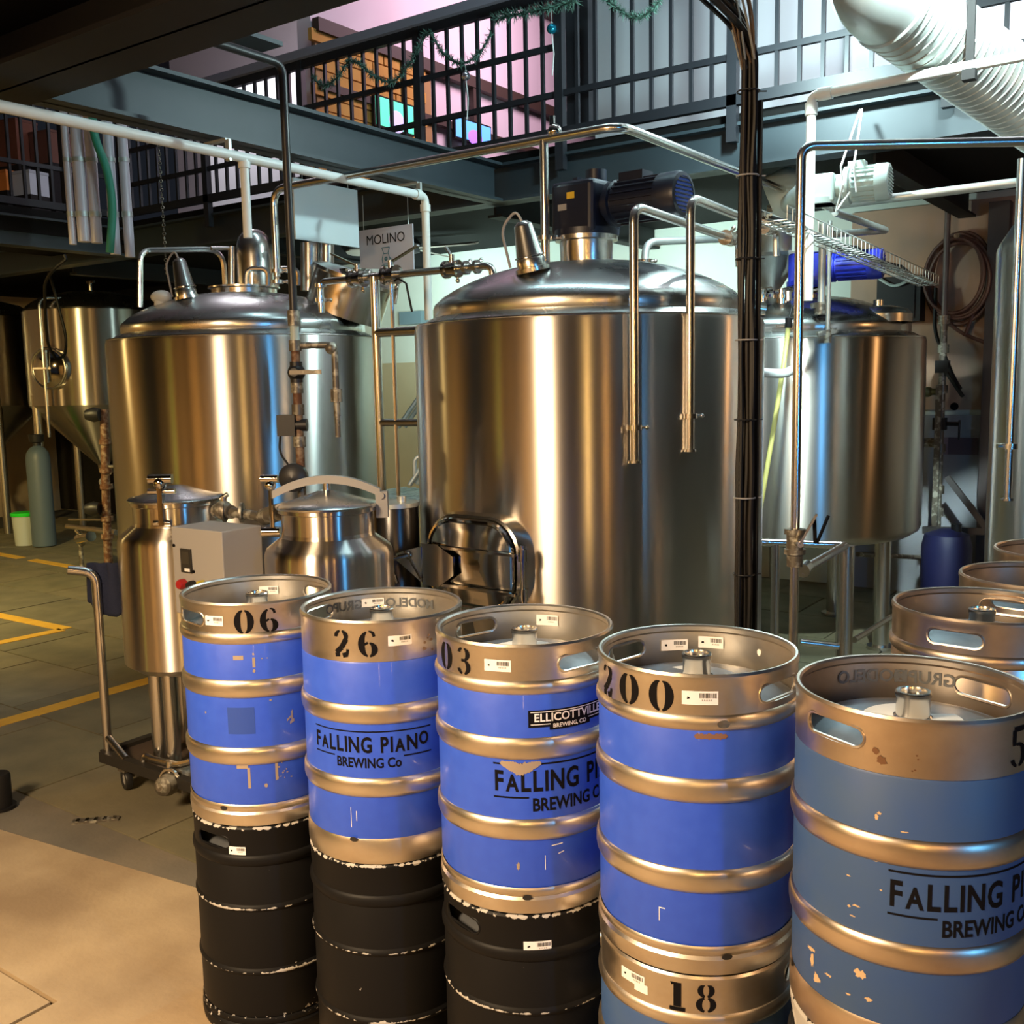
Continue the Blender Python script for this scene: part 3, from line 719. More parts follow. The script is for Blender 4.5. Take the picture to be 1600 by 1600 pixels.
# --- plain steel kegs in the second row, two high
for i, (px, py, tx, bx) in enumerate(((1535, 944, 'plain stained steel keg with open hand holes, on top just behind the shaded blue keg', 'plain steel keg at floor level, hidden bottom of the first bare steel stack'),
                                      (1625, 898, 'plain steel keg showing its rim between the two other bare kegs', 'plain steel keg at floor level, bottom of the middle bare steel stack'),
                                      (1665, 858, 'plain steel keg farthest back in the bare row, only its rim showing', 'plain steel keg at floor level, bottom of the farthest bare steel stack'))):
    p = PZ(px, py, 2*KH)
    hz = kaz(p, -.28)
    keg(tx, (p.x, p.y, Z2), hz, COPPERY, collar=COPPERY, group='bare steel kegs')
    keg(bx, (p.x, p.y, 0), hz+.7, COPPERY, collar=COPPERY, group='bare steel kegs', hidden_top=True)

# ------------------------------------------------------------------ brewing tanks
def polar(ang_deg, dist):
    a, b = dist*sin(radians(ang_deg)), dist*cos(radians(ang_deg))
    return Vector((a*cos(YAW)-b*sin(YAW), a*sin(YAW)+b*cos(YAW), 0))
TR = .834
TC = polar(4.38, 5.0); TL = polar(-14.28, 6.69); TRT = polar(15.33, 7.01)
def tank(name, label, c, R, z0, zs, neck=True, leg_r=.05, nleg=4, leg_off=.8):
    t = thing(name, label, 'tank', (c.x, c.y, 0))
    MB().lathe([(.05, z0-.10),(R*.6, z0-.08),(R*.93, z0-.03),(R*.985, z0),(R, z0+.03),(R, zs-.025),(R-.006, zs-.008),(R-.022, zs)], 160, (c.x, c.y, 0), cap0=True).build('shell', STEEL, t)
    MB().lathe([(R-.024, zs-.002),(R*.905, zs+.030),(R*.885, zs+.034)], 128, (c.x, c.y, 0)).build('shoulder_ring', DOME, t)
    q = R*.885
    prof = [(q, zs+.03),(q+.004, zs+.045),(q+.004, zs+.075),(q-.003, zs+.095)]
    for i in range(1, 15):
        s = i/14; r = q*(1-s)+.10*s
        prof.append((r, zs+.095 + .19*(1-((r-.1)/(q-.1))**2.1)**.85))
    MB().lathe(prof, 128, (c.x, c.y, 0)).build('domed_lid', DOME, t)
    MB().torus((c.x, c.y, zs-.004), R-.012, .007, seg=128, rs=8).build('seam_bead', PIPE, t)
    for i in range(nleg):
        a = pi/nleg + 2*pi*i/nleg + YAW
        x, y = c.x + R*leg_off*cos(a), c.y + R*leg_off*sin(a)
        MB().cyl((x, y, 0), (x, y, z0+.0), leg_r, seg=24).cyl((x, y, 0), (x, y, .02), leg_r*1.7, seg=20).build('leg', PIPE, t)
    return t
def sight_lamp(t, base, top, r0=.062, r1=.036):
    b, tp = Vector(base), Vector(top); d = tp-b
    o = MB().lathe([(r0+.012, 0),(r0+.012, .018),(r0, .02),(r0, .05),(r0*.96, .055),(r1+.003, d.length-.02),(r1, d.length-.012),(r1*.6, d.length),(.0003, d.length)], 32, b, d).build('sight_lamp', PIPE, t)
    MB().torus(b+d*.3, r0*.93+.004, .004, d, seg=24, rs=6).build('lamp_band', MIRROR, o)
    pts = fillet([tp-d*.02, tp+d.normalized()*.05+Vector((-.02,0,0)), tp+Vector((-.10,-.02,-.02)), b+Vector((-.10,-.03,.02))], .06)
    MB().tube(pts, .006, 8).build('lamp_cable', GREYP, o)
    return o
tc = tank('lauter_tank', 'big steel tank with a rectangular manway and blue motor, behind the middle kegs', TC, TR, .30, 1.995)
tl = tank('brew_kettle', 'big steel tank with bullet-shaped vent, behind the two small milk-can vessels', TL, TR, .45, 2.02)
tr_ = tank('mash_tank', 'steel tank on tall legs with bright blue motor and grey hopper on its lid', TRT, TR, .74, 1.955)
# necks
ztop = 1.995+.285
MB().lathe([(.10, ztop-.03),(.125, ztop-.01),(.128, ztop+.10),(.150, ztop+.105),(.150, ztop+.125),(.0005, ztop+.125)], 48, (TC.x, TC.y, 0)).build('motor_neck', PIPE, tc)
MB().lathe([(.20, 2.02+.25),(.20, 2.02+.31),(.22, 2.02+.315),(.22, 2.02+.325),(.0005, 2.02+.335)], 48, (TL.x, TL.y, 0)).build('lid_flange', PIPE, tl)
# manway of the middle tank
def rrect(w, h, r, n=6):
    out = []
    for cx, cy, a0 in ((w/2-r, h/2-r, 0), (-w/2+r, h/2-r, 90), (-w/2+r, -h/2+r, 180), (w/2-r, -h/2+r, 270)):
        for i in range(n+1): a = radians(a0+90*i/n); out.append((cx+r*cos(a), cy+r*sin(a)))
    return out
azm = atan2(-TC.y, -TC.x) + asin(-.565)
nrm = Vector((cos(azm), sin(azm), 0)); tan_ = Vector((-sin(azm), cos(azm), 0))
mo = Vector((TC.x, TC.y, .955)) + nrm*TR
def mf(a, b, z): return mo + tan_*a + Vector((0,0,1))*b + nrm*z
def rloop(mb, prof, w, h, r, closed=False):
    """sweep (inset, out) profile round a rounded rectangle"""
    rings = []
    for ins, z in prof: rings.append([mf(a, b, z) for a, b in rrect(w-2*ins, h-2*ins, max(.02, r-ins))])
    n = len(rings[0]); vs = [v for q in rings for v in q]; fs = []
    for j in range(len(rings) if closed else len(rings)-1):
        k = (j+1) % len(rings)
        for i in range(n): l = (i+1) % n; fs.append((j*n+i, j*n+l, k*n+l, k*n+i))
    return mb.add(vs, fs)
mw, mh, mr = .50, .40, .15
m = MB(); rloop(m, [(-.014,-.11),(-.014,.03),(-.008,.052),(.002,.058),(.012,.052),(.016,.03),(.016,-.11)], mw, mh, mr); fr = m.build('manway_collar', PIPE, tc)
m = MB(); prof = [(.010,.060),(.005,.070),(.010,.080),(.020,.082),(.028,.074),(.05,.076),(.12,.084),(.18,.086)]
rloop(m, prof, mw, mh, mr); n = len(rrect(1,1,.1)); last = len(m.v)-n
m.add([mf(0,0,.0865)]+m.v[last:], [(0,1+i,1+(i+1)%n) for i in range(n)])
dr = m.build('manway_door', MIRROR, tc)
m = MB()
for b in (.065, -.10): m.bar(mf(-.24, b, .098), mf(.27, b, .098), .012, .020, up=nrm)
m.build('door_strap', MIRROR, dr, smooth=0)
MB().prism([(-.245,.075),(-.245,-.11),(-.15,-.11),(-.06,-.05),(-.06,.03),(-.15,.075)], .098, .112, mf).build('clamp_plate', MIRROR, dr, smooth=0)
MB().prism([(-.245,.06),(-.245,-.10),(-.36,-.035),(-.40,-.015),(-.40,.015),(-.36,.03)], .075, .115, mf).build('clamp_arm', MIRROR, dr, smooth=0)
m = MB().cyl(mf(-.385,0,.06), mf(-.385,0,.19), .012); m.cyl(mf(-.385,0,.175), mf(-.47,.075,.19), .008, seg=10).cyl(mf(-.385,0,.175), mf(-.32,-.10,.19), .008, seg=10).ball(mf(-.385,0,.18), .02)
m.build('wing_nut', MIRROR, dr)
m = MB().cyl(mf(.29,-.155,.07), mf(.29,.105,.07), .014)
for b in (.065, -.10): m.cyl(mf(.29,b-.025,.07), mf(.29,b+.025,.07), .021)
m.build('hinge_pin', MIRROR, dr)
MB().prism([(.0,-.2),(.16,-.2),(.13,-.30),(.09,-.33),(.02,-.30)], -.05, .07, mf).build('drain_lip', PIPE, tc, smooth=0)
sight_lamp(tc, drop(P(833, 420, 4.52), 424), P(816, 346, 4.50), .064, .038)
sight_lamp(tl, P(293, 468, 6.1), P(279, 404, 6.1), .062, .036)
# bullet vent and other fittings on the left tank
v = P(400, 446, 6.55)
MB().lathe([(.13,0),(.13,.012),(.115,.014),(.115,.20),(.110,.26),(.096,.31),(.07,.345),(.035,.362),(.0004,.367)], 48, (v.x, v.y, v.z-.02)).build('bullet_vent', PIPE, tl)
m = MB()
for px, py in ((385, 446), (432, 446)): m.tube(fillet([P(px, py, 6.3), P(px, py-26, 6.3), P(px+34, py-26, 6.3), P(px+34, py, 6.3)], .05), .016, 10)
m.build('vent_bypass', PIPE, tl)
hp = [P(219, 480, 6.35), P(219, 400, 6.35), P(228, 391, 6.4), P(349, 389, 6.6), P(352, 450, 6.6)]
MB().tube(fillet(hp, .12), .017, 10).build('lid_guard_rail', PIPE, tl)
MB().tube(fillet([P(362, 445, 6.5), P(362, 385, 6.5)], .1), .022, 12).tube(fillet([P(362, 388, 6.5), P(330, 388, 6.4)], .1), .012, 8).build('vent_pipe', PIPE, tl)
mwc = P(545, 462, 6.35); ax = (RIGHT*.36 - FWD*.10 + Vector((0,0,1))*.93).normalized()
m = MB().lathe([(.24,-.12),(.24,.10),(.262,.105),(.262,.125),(.24,.13),(.19,.15),(.0005,.165)], 56, mwc, ax).build('tilted_manway', PIPE, tl)
mm = MB()
for s in (-1, 1): mm.bar(mwc+ax*.14+RIGHT*.24*s-FWD*.05, mwc+ax*.14+RIGHT*.02*s-FWD*.22, .02, .02)
mm.cyl(mwc+ax*.1+RIGHT*.27, mwc-ax*.06+RIGHT*.3, .014).build('manway_clamp', MIRROR, m)
m = MB()
for px in (484, 511): m.cyl(P(px, 455, 6.7), P(px, 380, 6.7), .045 if px > 500 else .06, seg=24)
m.build('vent_stack', PIPE, tl)
m = MB().ball(P(252, 464, 6.15), .05, (1.6, 1.0, .8)).cyl(P(252, 470, 6.15), P(252, 480, 6.15), .04); m.build('pressure_cap', WHITEP, tl)
# right tank lid: round cap, hopper, feed
cp = P(1372, 492, 6.35)
MB().lathe([(.20,-.05),(.20,.0),(.17,.03),(.10,.05),(.0005,.055)], 48, (cp.x, cp.y, cp.z)).cyl(cp+Vector((0,0,.04)), cp+Vector((0,0,.09)), .03).build('lid_cap', DOME, tr_)
hq = P(1205, 440, 6.9)
MB().lathe([(.05,-.12),(.06,0),(.185,.20),(.20,.20),(.20,.225),(.105,.24),(.105,.42),(.12,.43),(.0005,.43)], 40, (hq.x, hq.y, hq.z-.05)).build('hopper', GALV, tr_)
for px, d in ((1190, 6.4), (1222, 6.3), (1262, 6.4)):
    MB().cyl(P(px, 486, d), P(px, 452, d), .035).cyl(P(px, 466, d), P(px, 460, d), .055).cyl(P(px-12, 458, d), P(px+16, 452, d), .02).build('lid_fitting', MIRROR, tr_)
MB().tube([P(1195, 484, 6.15), P(1160, 478, 6.15)], .04, 14).tube([P(1232, 470, 6.0), P(1232, 455, 6.0)], .02, 10).build('spray_nozzle', PIPE, tr_)

# gear motors (stand on the lids)
def motor(label, base, axis, L, r, m1, fan_m, box_s, yl=False, neck_h=.0):
    t = thing('gear_motor', label, 'motor', tuple(base)); ax = Vector(axis).normalized(); b = Vector(base)
    side = Vector((-ax.y, ax.x, 0)).normalized(); R3 = Matrix((ax, side, ax.cross(side))).transposed()
    cz = b + Vector((0,0,box_s[2]/2))
    g = MB().box(cz, box_s, rot=R3)
    go = g.build('gearbox', m1, t, smooth=0)
    bv = go.modifiers.new('bv', 'BEVEL'); bv.width = box_s[0]*.10; bv.segments = 3
    MB().cyl(b-Vector((0,0,.0)), b+Vector((0,0,.03)), box_s[0]*.62, seg=40).build('mounting_flange', m1, t)
    mz = cz + Vector((0,0,.01)); s0 = mz + ax*box_s[0]*.45
    MB().lathe([(r*.7,0),(r*.7,.03),(r*1.08,.05),(r*1.08,.075),(r*.93,.08),(r*.93,L*.78)], 40, s0, ax).build('motor_body', m1, t)
    fins = MB()
    for k in range(20):
        a = 2*pi*k/20; w = side*cos(a)+Vector((0,0,1))*sin(a)
        fins.bar(s0+ax*.09+w*r*.96, s0+ax*L*.76+w*r*.96, .006, r*.16, up=w)
    fins.build('cooling_fins', m1, t, smooth=0)
    MB().lathe([(r*.95,L*.74),(r*1.05,L*.75),(r*1.05,L*.95),(r*.98,L*.99),(r*.80,L)], 40, s0, ax, ).build('fan_cowl', m1, t)
    MB().lathe([(r*.84,L*.985),(.0005,L*.99)], 40, s0, ax).build('fan_guard', fan_m, t)
    gb = MB()
    for k in range(-4, 5):
        h = sqrt(max(.001, .8**2-(k*.18)**2))*r
        gb.bar(s0+ax*(L+.001)+Vector((0,0,k*.18*r))-side*h, s0+ax*(L+.001)+Vector((0,0,k*.18*r))+side*h, .006, r*.055)
    gb.build('fan_grille', m1, t, smooth=0, kind=None)
    MB().box(mz+Vector((0,0,r*1.05))+ax*(box_s[0]*.45+L*.4), (L*.3, r*.9, r*.5), rot=R3).build('terminal_box', m1, t, smooth=0)
    if yl:
        MB().box(cz-side*(box_s[1]/2+.001)+Vector((0,0,box_s[2]*.22))+ax*.0, (.045,.002,.03), rot=R3).build('warning_label', mat('yellow_label', (.65,.42,.02), 0, .5), t, smooth=0)
        MB().box(cz-side*(box_s[1]/2+.001)+Vector((0,0,box_s[2]*.02))-ax*.05, (.05,.002,.028), rot=R3).build('rating_plate', GREYP, t, smooth=0)
        k = MB().cyl(cz+Vector((0,0,box_s[2]/2-.01))-ax*.05, cz+Vector((0,0,box_s[2]/2+.03))-ax*.05, .025, seg=6); k.cyl(cz+Vector((0,0,box_s[2]/2-.01))+ax*.06, cz+Vector((0,0,box_s[2]/2+.05))+ax*.06, .05)
        k.build('oil_plug', m1, t)
    return t
motor('navy gear motor with round grille end on top of the tank with the rectangular manway', (TC.x, TC.y, ztop+.125), (1, -.1, -.01), .43, .098, NAVY, mat('blue_fan_guard', (.06,.16,.70), 0, .4), (.25,.24,.25), True)
bb = P(1262, 442, 6.55)
motor('bright blue gear motor lying on the lid of the tank on tall legs', (bb.x, bb.y, bb.z-.02), (1, .12, 0), .36, .088, BLUEM, BLUEM, (.21,.20,.20))
MB().cyl(bb-Vector((0,0,.22)), bb-Vector((0,0,.0)), .10, seg=28).build('motor_pedestal', BLUEM, tr_)
# grey-green motor slung from the gallery by straps
gm = P(1285, 290, 5.45)
g_t = motor('pale grey green mill motor hung on straps under the gallery', (gm.x, gm.y, gm.z-.10), (1, .10, 0), .27, .088, GREYM, GREYM, (.15,.15,.15))
m = MB()
for px, x2 in ((1318, 1326), (1338, 1330)): m.tube([P(px, 300, 5.2), P(px-4, 260, 5.2), Vector((P(x2, 185, 5.45).x, 5.66, 3.12))], .0055, 6)
MB().tube([P(1325,262,5.28), P(1317,290,5.15), P(1306,330,5.2), P(1328,300,5.2)], .006, 6).build('loose_strap', WHITEP, g_t)
m.build('hanging_strap', WHITEP, g_t)
# feed auger of the mill
a0 = P(1210, 395, 6.6); t = thing('mill_auger', 'pale steel mill feed tube with a flared mouth beside the dark cable trunk', 'mill', tuple(a0))
MB().lathe([(.10,0),(.10,.10),(.16,.22),(.17,.24),(.16,.24),(.09,.12)], 36, P(1212, 392, 6.6), (.05,-.15,1)).build('feed_chute', GALV, t)
MB().lathe([(.15,0),(.17,.03),(.17,.16),(.15,.19),(.10,.24)], 36, P(1205, 320, 6.5), RIGHT*.8-FWD*.3+Vector((0,0,.35))).build('auger_housing', GREYM, t)
MB().cyl(P(1214, 352, 6.55), P(1216, 322, 6.5), .07).build('down_spout', GALV, t)
MB().cyl(P(1235, 318, 6.3), P(1262, 296, 5.7), .06, seg=20).build('drive_shaft', GALV, t)

# fermenters in the far bay
def fermenter(label, c, R, z0, z1, zt):
    t = thing('fermenter', label, 'tank', (c.x, c.y, 0), 'conical fermenters')
    MB().lathe([(R, z0),(R, z1-.02),(R-.02, z1)], 64, (c.x, c.y, 0)).build('shell', STEEL, t)
    MB().lathe([(R-.02, z1),(R*.93, z1+.05),(R*.75, z1+.14),(R*.4, z1+.21),(.0005, z1+.24)], 64, (c.x, c.y, 0)).build('domed_lid', DOME, t)
    MB().lathe([(R, z0),(R*.98, z0-.02),(.09, zt),(.06, zt-.03),(.05, zt-.12),(.0005, zt-.12)], 64, (c.x, c.y, 0)).build('cone', STEEL, t)
    for i in range(4):
        a = YAW+pi/4+pi/2*i; x, y = c.x+R*.94*cos(a), c.y+R*.94*sin(a)
        MB().cyl((x, y, 0), (x, y, z0+.12), .05, seg=20).build('leg', PIPE, t)
    d = Vector((-c.x, -c.y, 0)).normalized(); s = Vector((-d.y, d.x, 0)); q = Vector((c.x, c.y, z0+.42)) + (d*.79+s*-.61).normalized()*R
    dd = (q-Vector((c.x, c.y, q.z))).normalized()
    o = MB().lathe([(.24,-.03),(.24,.03),(.21,.045),(.0005,.055)], 40, q, dd).build('manhole', MIRROR, t)
    MB().torus(q+dd*.04, .225, .015, dd, seg=32, rs=8).build('manhole_ring', PIPE, o)
    MB().bar(q+dd*.07-Vector((0,0,.16)), q+dd*.07+Vector((0,0,.2)), .03, .02).bar(q+dd*.07-s*.14, q+dd*.07+s*.14, .02, .02).build('manhole_clamp', PIPE, o)
    b = Vector((c.x, c.y, zt-.1)); m = MB().tube(fillet([b, b-Vector((0,0,.12)), b-Vector((0,0,.12))+d*.35], .06), .03, 12).cyl(b-Vector((0,0,.12))+d*.22, b-Vector((0,0,.12))+d*.27, .06).bar(b-Vector((0,0,.12))+d*.25, b+d*.25+s*.1, .02, .01)
    m.build('drain_valve', PIPE, t)
    pp = Vector((c.x, c.y, 0)) + (d*.75-s*.66).normalized()*(R+.05)
    MB().tube(fillet([(pp.x, pp.y, z0-.35),(pp.x, pp.y, z1+.10),(c.x+d.x*R*.5, c.y+d.y*R*.5, z1+.12)], .1), .018, 10).build('wash_pipe', PIPE, t)
    tv = Vector((c.x, c.y, z1+.22)); MB().cyl(tv, tv+Vector((0,0,.12)), .03).bar(tv+Vector((-.06,0,.12)), tv+Vector((.08,0,.12)), .03, .03).build('relief_valve', PIPE, t)
    return t
def fpos(px, d): q = P(px, 600, d); return Vector((q.x, q.y, 0))
fermenter('conical steel fermenter with a round manhole behind the blue grey gas cylinder', fpos(152, 12.3), .77, 1.56, 2.66, .86)
fermenter('conical steel fermenter cut by the frame edge behind the green-lidded bucket', fpos(-38, 12.9), .77, 1.56, 2.66, .86)
# side tank at the frame edge on the right
rc = P(1662, 700, 4.9); R2 = .33
t = thing('bright_tank', 'tall slim steel tank cut by the picture edge, beside the wall with the hose', 'tank', (rc.x, rc.y, 0))
MB().lathe([(.1,.5),(R2*.9,.62),(R2,.66),(R2,2.30),(R2-.01,2.33),(R2*.8,2.42),(R2*.3,2.48),(.0005,2.49)], 80, (rc.x, rc.y, 0), cap0=True).build('shell', STEEL, t)
for i in range(3):
    a = 2*pi*i/3; MB().cyl((rc.x+.26*cos(a), rc.y+.26*sin(a), 0), (rc.x+.26*cos(a), rc.y+.26*sin(a), .66), .035).build('leg', PIPE, t)
pe = P(1590, 400, 4.45); pz = drop(pe, 782); 
m = MB().cyl((pe.x, pe.y, 2.62), pz, .017, seg=14); cz = drop(pe, 697); m.cyl(cz-Vector((0,0,.012)), cz+Vector((0,0,.012)), .034).cyl(cz-RIGHT*.055, cz+RIGHT*.02, .012, seg=10).cyl(pz, pz+Vector((0,0,.012)), .028)
m.build('sampling_pipe', PIPE, t)

# ------------------------------------------------------------------ small vessels, cart, box
def milk_can(label, c, rb, rn, zb, zsh, zn):
    t = thing('milk_can_vessel', label, 'vessel', (c.x, c.y, 0))
    MB().lathe([(.02,zb-.03),(rb*.8,zb-.015),(rb,zb+.02),(rb,zsh-.03),(rb*.992,zsh-.008),(rb*.965,zsh+.010),(rb*.93,zsh+.018),(rn+.014,zsh+.048),(rn+.004,zsh+.056),(rn,zsh+.07)], 80, (c.x, c.y, 0), cap0=True).build('body', STEEL, t)
    MB().lathe([(rn,zsh+.06),(rn,zn-.02),(rn+.012,zn-.015),(rn+.012,zn),(rn-.01,zn)], 64, (c.x, c.y, 0)).build('neck', STEEL, t)
    MB().lathe([(rn+.018,zn),(rn+.02,zn+.008),(rn+.012,zn+.014),(rn*.9,zn+.02),(.03,zn+.062),(.0005,zn+.064)], 64, (c.x, c.y, 0)).build('lid', DOME, t)
    return t
VA = P(277, 800, 4.3); VA.z = 0
va = milk_can('milk-can shaped steel vessel standing on the cart behind the grey control box', VA, .25, .180, .55, 1.10, 1.255)
VB = P(512, 800, 3.86); VB.z = 0
vb = milk_can('milk-can shaped steel vessel with an arched clamp bar over its lid', VB, .245, .175, .40, 1.10, 1.265)
for i in range(3):
    a = YAW - pi/2 + 2.1*i + .4
    MB().cyl((VB.x+.18*cos(a), VB.y+.18*sin(a), .0), (VB.x+.18*cos(a), VB.y+.18*sin(a), .41), .03).build('leg', PIPE, vb)
for px, d, r in ((247, 4.20, .034), (267, 4.12, .030)):
    q = P(px, 1100, d); MB().cyl((q.x, q.y, .155), (q.x, q.y, .56), r).build('leg', PIPE, va)
q = P(290, 1100, 4.4); MB().cyl((q.x, q.y, .155), (q.x, q.y, .56), .034).build('leg', PIPE, va)
# swing clamps on vessel A
q = VA + Vector((0,0,1.26)) - FWD*.19 
m = MB().bar(q-Vector((0,0,.09)), q+Vector((0,0,.09)), .035, .02, up=RIGHT).cyl(q+Vector((0,0,.05))-RIGHT*.05, q+Vector((0,0,.05))+RIGHT*.06, .012).cyl(q+Vector((0,0,.10))-RIGHT*.045, q+Vector((0,0,.10))+RIGHT*.05, .02).ball(q+Vector((0,0,.085)), .028)
m.cyl(q-Vector((0,0,.08))-RIGHT*.035, q-Vector((0,0,.08))+RIGHT*.035, .014); m.build('lid_clamp', MIRROR, va)
# arched bar on vessel B
pts = []
for i in range(17):
    s = i/16*2-1; pts.append(VB + RIGHT*(s*.205) + Vector((0,0,1.300+.055*(1-s*s))))
m = MB(); hw = FWD*.018
for a, b in zip(pts[:-1], pts[1:]):
    m.add([a-hw, b-hw, b+hw, a+hw, a-hw+Vector((0,0,.03)), b-hw+Vector((0,0,.03)), b+hw+Vector((0,0,.03)), a+hw+Vector((0,0,.03))], [(0,1,5,4),(1,2,6,5),(2,3,7,6),(3,0,4,7),(4,5,6,7),(0,3,2,1)])
ab = m.build('clamp_bar', GREYP, vb, smooth=0)
c0 = VB + Vector((0,0,1.355)); MB().cyl(c0-Vector((0,0,.03)), c0+Vector((0,0,.015)), .014).build('pressure_screw', PIPE, ab)
q = VB - RIGHT*.215; m = MB().cyl(q+Vector((0,0,1.16)), q+Vector((0,0,1.38)), .009, seg=10).cyl(q+Vector((0,0,1.375))-RIGHT*.035, q+Vector((0,0,1.375))+RIGHT*.03, .016).ball(q+Vector((0,0,1.35)), .022).cyl(q+Vector((0,0,1.17))-RIGHT*.04, q+Vector((0,0,1.17))+RIGHT*.03, .02)
m.build('swing_bolt', MIRROR, vb)
q = VB + RIGHT*.21; MB().box(q+Vector((0,0,1.27)), (.045,.04,.10), rz=YAW).cyl(q+Vector((0,0,1.305))-FWD*.03, q+Vector((0,0,1.305))+FWD*.03, .012).build('hinge_bracket', GREYP, vb, smooth=.5)
# tube between the two vessels
t = thing('transfer_valve', 'steel valve and tube joining the necks of the two milk-can vessels', 'valve', tuple(P(370, 800, 4.05)))
m = MB().cyl(P(338, 798, 4.15), P(362, 800, 4.08), .028).cyl(P(350, 799, 4.1), P(353, 799, 4.1), .045).cyl(P(362, 800, 4.08), P(412, 808, 4.0), .020).cyl(P(412, 808, 4.0), P(436, 800, 3.9), .034).cyl(P(376, 801, 4.05), P(380, 801, 4.05), .04).ball(P(349, 797, 4.1), .04)
m.build('valve_body', IRON, t); MB().cyl(P(344, 780, 4.1), P(356, 772, 4.1), .010).cyl(P(348, 797, 4.1), P(350, 775, 4.1), .012).build('valve_handle', PIPE, t)
# third, dark drum
q = P(618, 860, 4.75)
t = thing('settling_drum', 'dark steel drum with flat lid between the arched-bar vessel and the manway tank', 'drum', (q.x, q.y, 0))
MB().lathe([(.115,0),(.115,1.15),(.11,1.16)], 56, (q.x, q.y, 0), cap0=True).build('body', mat('dark_steel', (.10,.10,.105), 1, .3, aniso=.5), t)
MB().lathe([(.120,1.155),(.120,1.175),(.0005,1.18)], 56, (q.x, q.y, 0)).cyl((q.x+.05, q.y, 1.175), (q.x+.05, q.y, 1.205), .022).build('lid', GALV, t)
# control box
bc = P(346, 831, 3.72); bx, by, bz = .30, .19, .34
cx = Vector((bc.x-bx/2, bc.y+by/2, bc.z-bz/2))
t = thing('control_box', 'grey electrical control box with small display, red and black knobs', 'control box', tuple(cx))
o = MB().box(cx, (bx, by, bz)).build('enclosure', GREYP, t, smooth=0)
bvl = o.modifiers.new('b', 'BEVEL'); bvl.width = .004; bvl.segments = 2
fy = bc.y - .001
def onface(px, py):  # picture point on the box front
    r = ray(px, py); k = fy/r.y; return Vector((r.x*k, fy, CAM_H+r.z*k))
q = onface(292, 876); MB().box(q, (.062,.012,.092)).build('display_bezel', mat('dark_bezel', (.03,.028,.025), 0, .35), t, smooth=0)
MB().box(q+Vector((0,-.007,.012)), (.045,.002,.05)).build('display', mat('dim_screen', (.05,.045,.035), 0, .15), t, smooth=0)
MB().box(q+Vector((.008,-.007,-.035)), (.03,.002,.012)).build('display_label', WHITEL, t, smooth=0)
for px, py, mm_, r, nm in ((288, 912, REDB, .020, 'stop_button'), (303, 914, BLACK, .018, 'selector_knob'), (318, 910, mat('yellow_lamp_cap', (.5,.42,.06), 0, .4), .010, 'pilot_lamp')):
    q = onface(px, py); MB().lathe([(r,0),(r,.02),(r*.8,.028),(.0004,.028)], 24, q, (0,-1,0)).build(nm, mm_, t)
for px, py in ((272, 852), (303, 893)): q = onface(px, py); MB().cyl(q, q+Vector((0,-.004,0)), .006, seg=10).build('screw', INK, t)
q = cx + Vector((-.04, .02, -bz/2)); MB().box((q.x, q.y, (q.z+.15)/2), (.05,.05,q.z-.15)).build('stand_post', GREYP, t, smooth=0)
MB().box((q.x, q.y, .155), (.12,.10,.02)).cyl((q.x, q.y, .155), (q.x, q.y, .20), .03).build('stand_foot', IRON, t)
# cart
ct = P(163, 1208, 4.28); ct.z = .15
t = thing('vessel_cart', 'low dark wheeled steel cart with an upright pipe handle under the first milk-can vessel', 'cart', (ct.x, ct.y, 0))
m = MB(); c0 = Vector((ct.x, ct.y, .135)); ex = Vector((1,0,0)); ey = Vector((0,1,0))
LX, LY = .92, .55
for a, b in ((c0, c0+ex*LX), (c0+ey*LY, c0+ey*LY+ex*LX), (c0, c0+ey*LY), (c0+ex*LX, c0+ex*LX+ey*LY)): m.bar(a, b, .04, .045)
m.build('frame', IRON if False else mat('dark_cart_iron', (.035,.032,.028), .4, .5), t, smooth=0)
MB().box(c0+ex*LX/2+ey*LY/2, (LX-.04, LY-.04, .01)).build('deck_plate', mat('brown_deck', (.10,.07,.05), .3, .5), t, smooth=0)
hb = c0 + Vector((.01,.02,.02)); top = drop(hb, 905)
MB().tube(fillet([hb, (hb.x, hb.y, top.z+.03), Vector((hb.x, hb.y, top.z+.05)) - RIGHT*.10 - FWD*.04], .05), .0195, 14).build('handle', PIPE, t)
MB().cyl(drop(hb, 1150), c0+ex*.17+Vector((0,.0,.02)), .016, seg=12).build('brace', PIPE, t)
for dx, dy in ((.12,.03),(LX-.08,.03),(.12,LY-.03),(LX-.08,LY-.03)):
    w = c0 + ex*dx + ey*dy; w.z = .045
    o = MB().lathe([(.025,-.014),(.043,-.014),(.045,-.01),(.045,.01),(.043,.014),(.025,.014)], 28, w, (.3,1,0), closed=True).build('caster_wheel', BLACK, t)
    MB().lathe([(.0005,-.010),(.026,-.010),(.026,.010),(.0005,.010)], 20, w, (.3,1,0)).build('wheel_hub', GREYP, o)
    MB().box(w+Vector((0,0,.045)), (.05,.05,.012)).bar(w+Vector((-.0,.022,0)), w+Vector((0,.022,.045)), .03, .006, up=(1,0,0)).build('caster_fork', IRON, o, smooth=0)
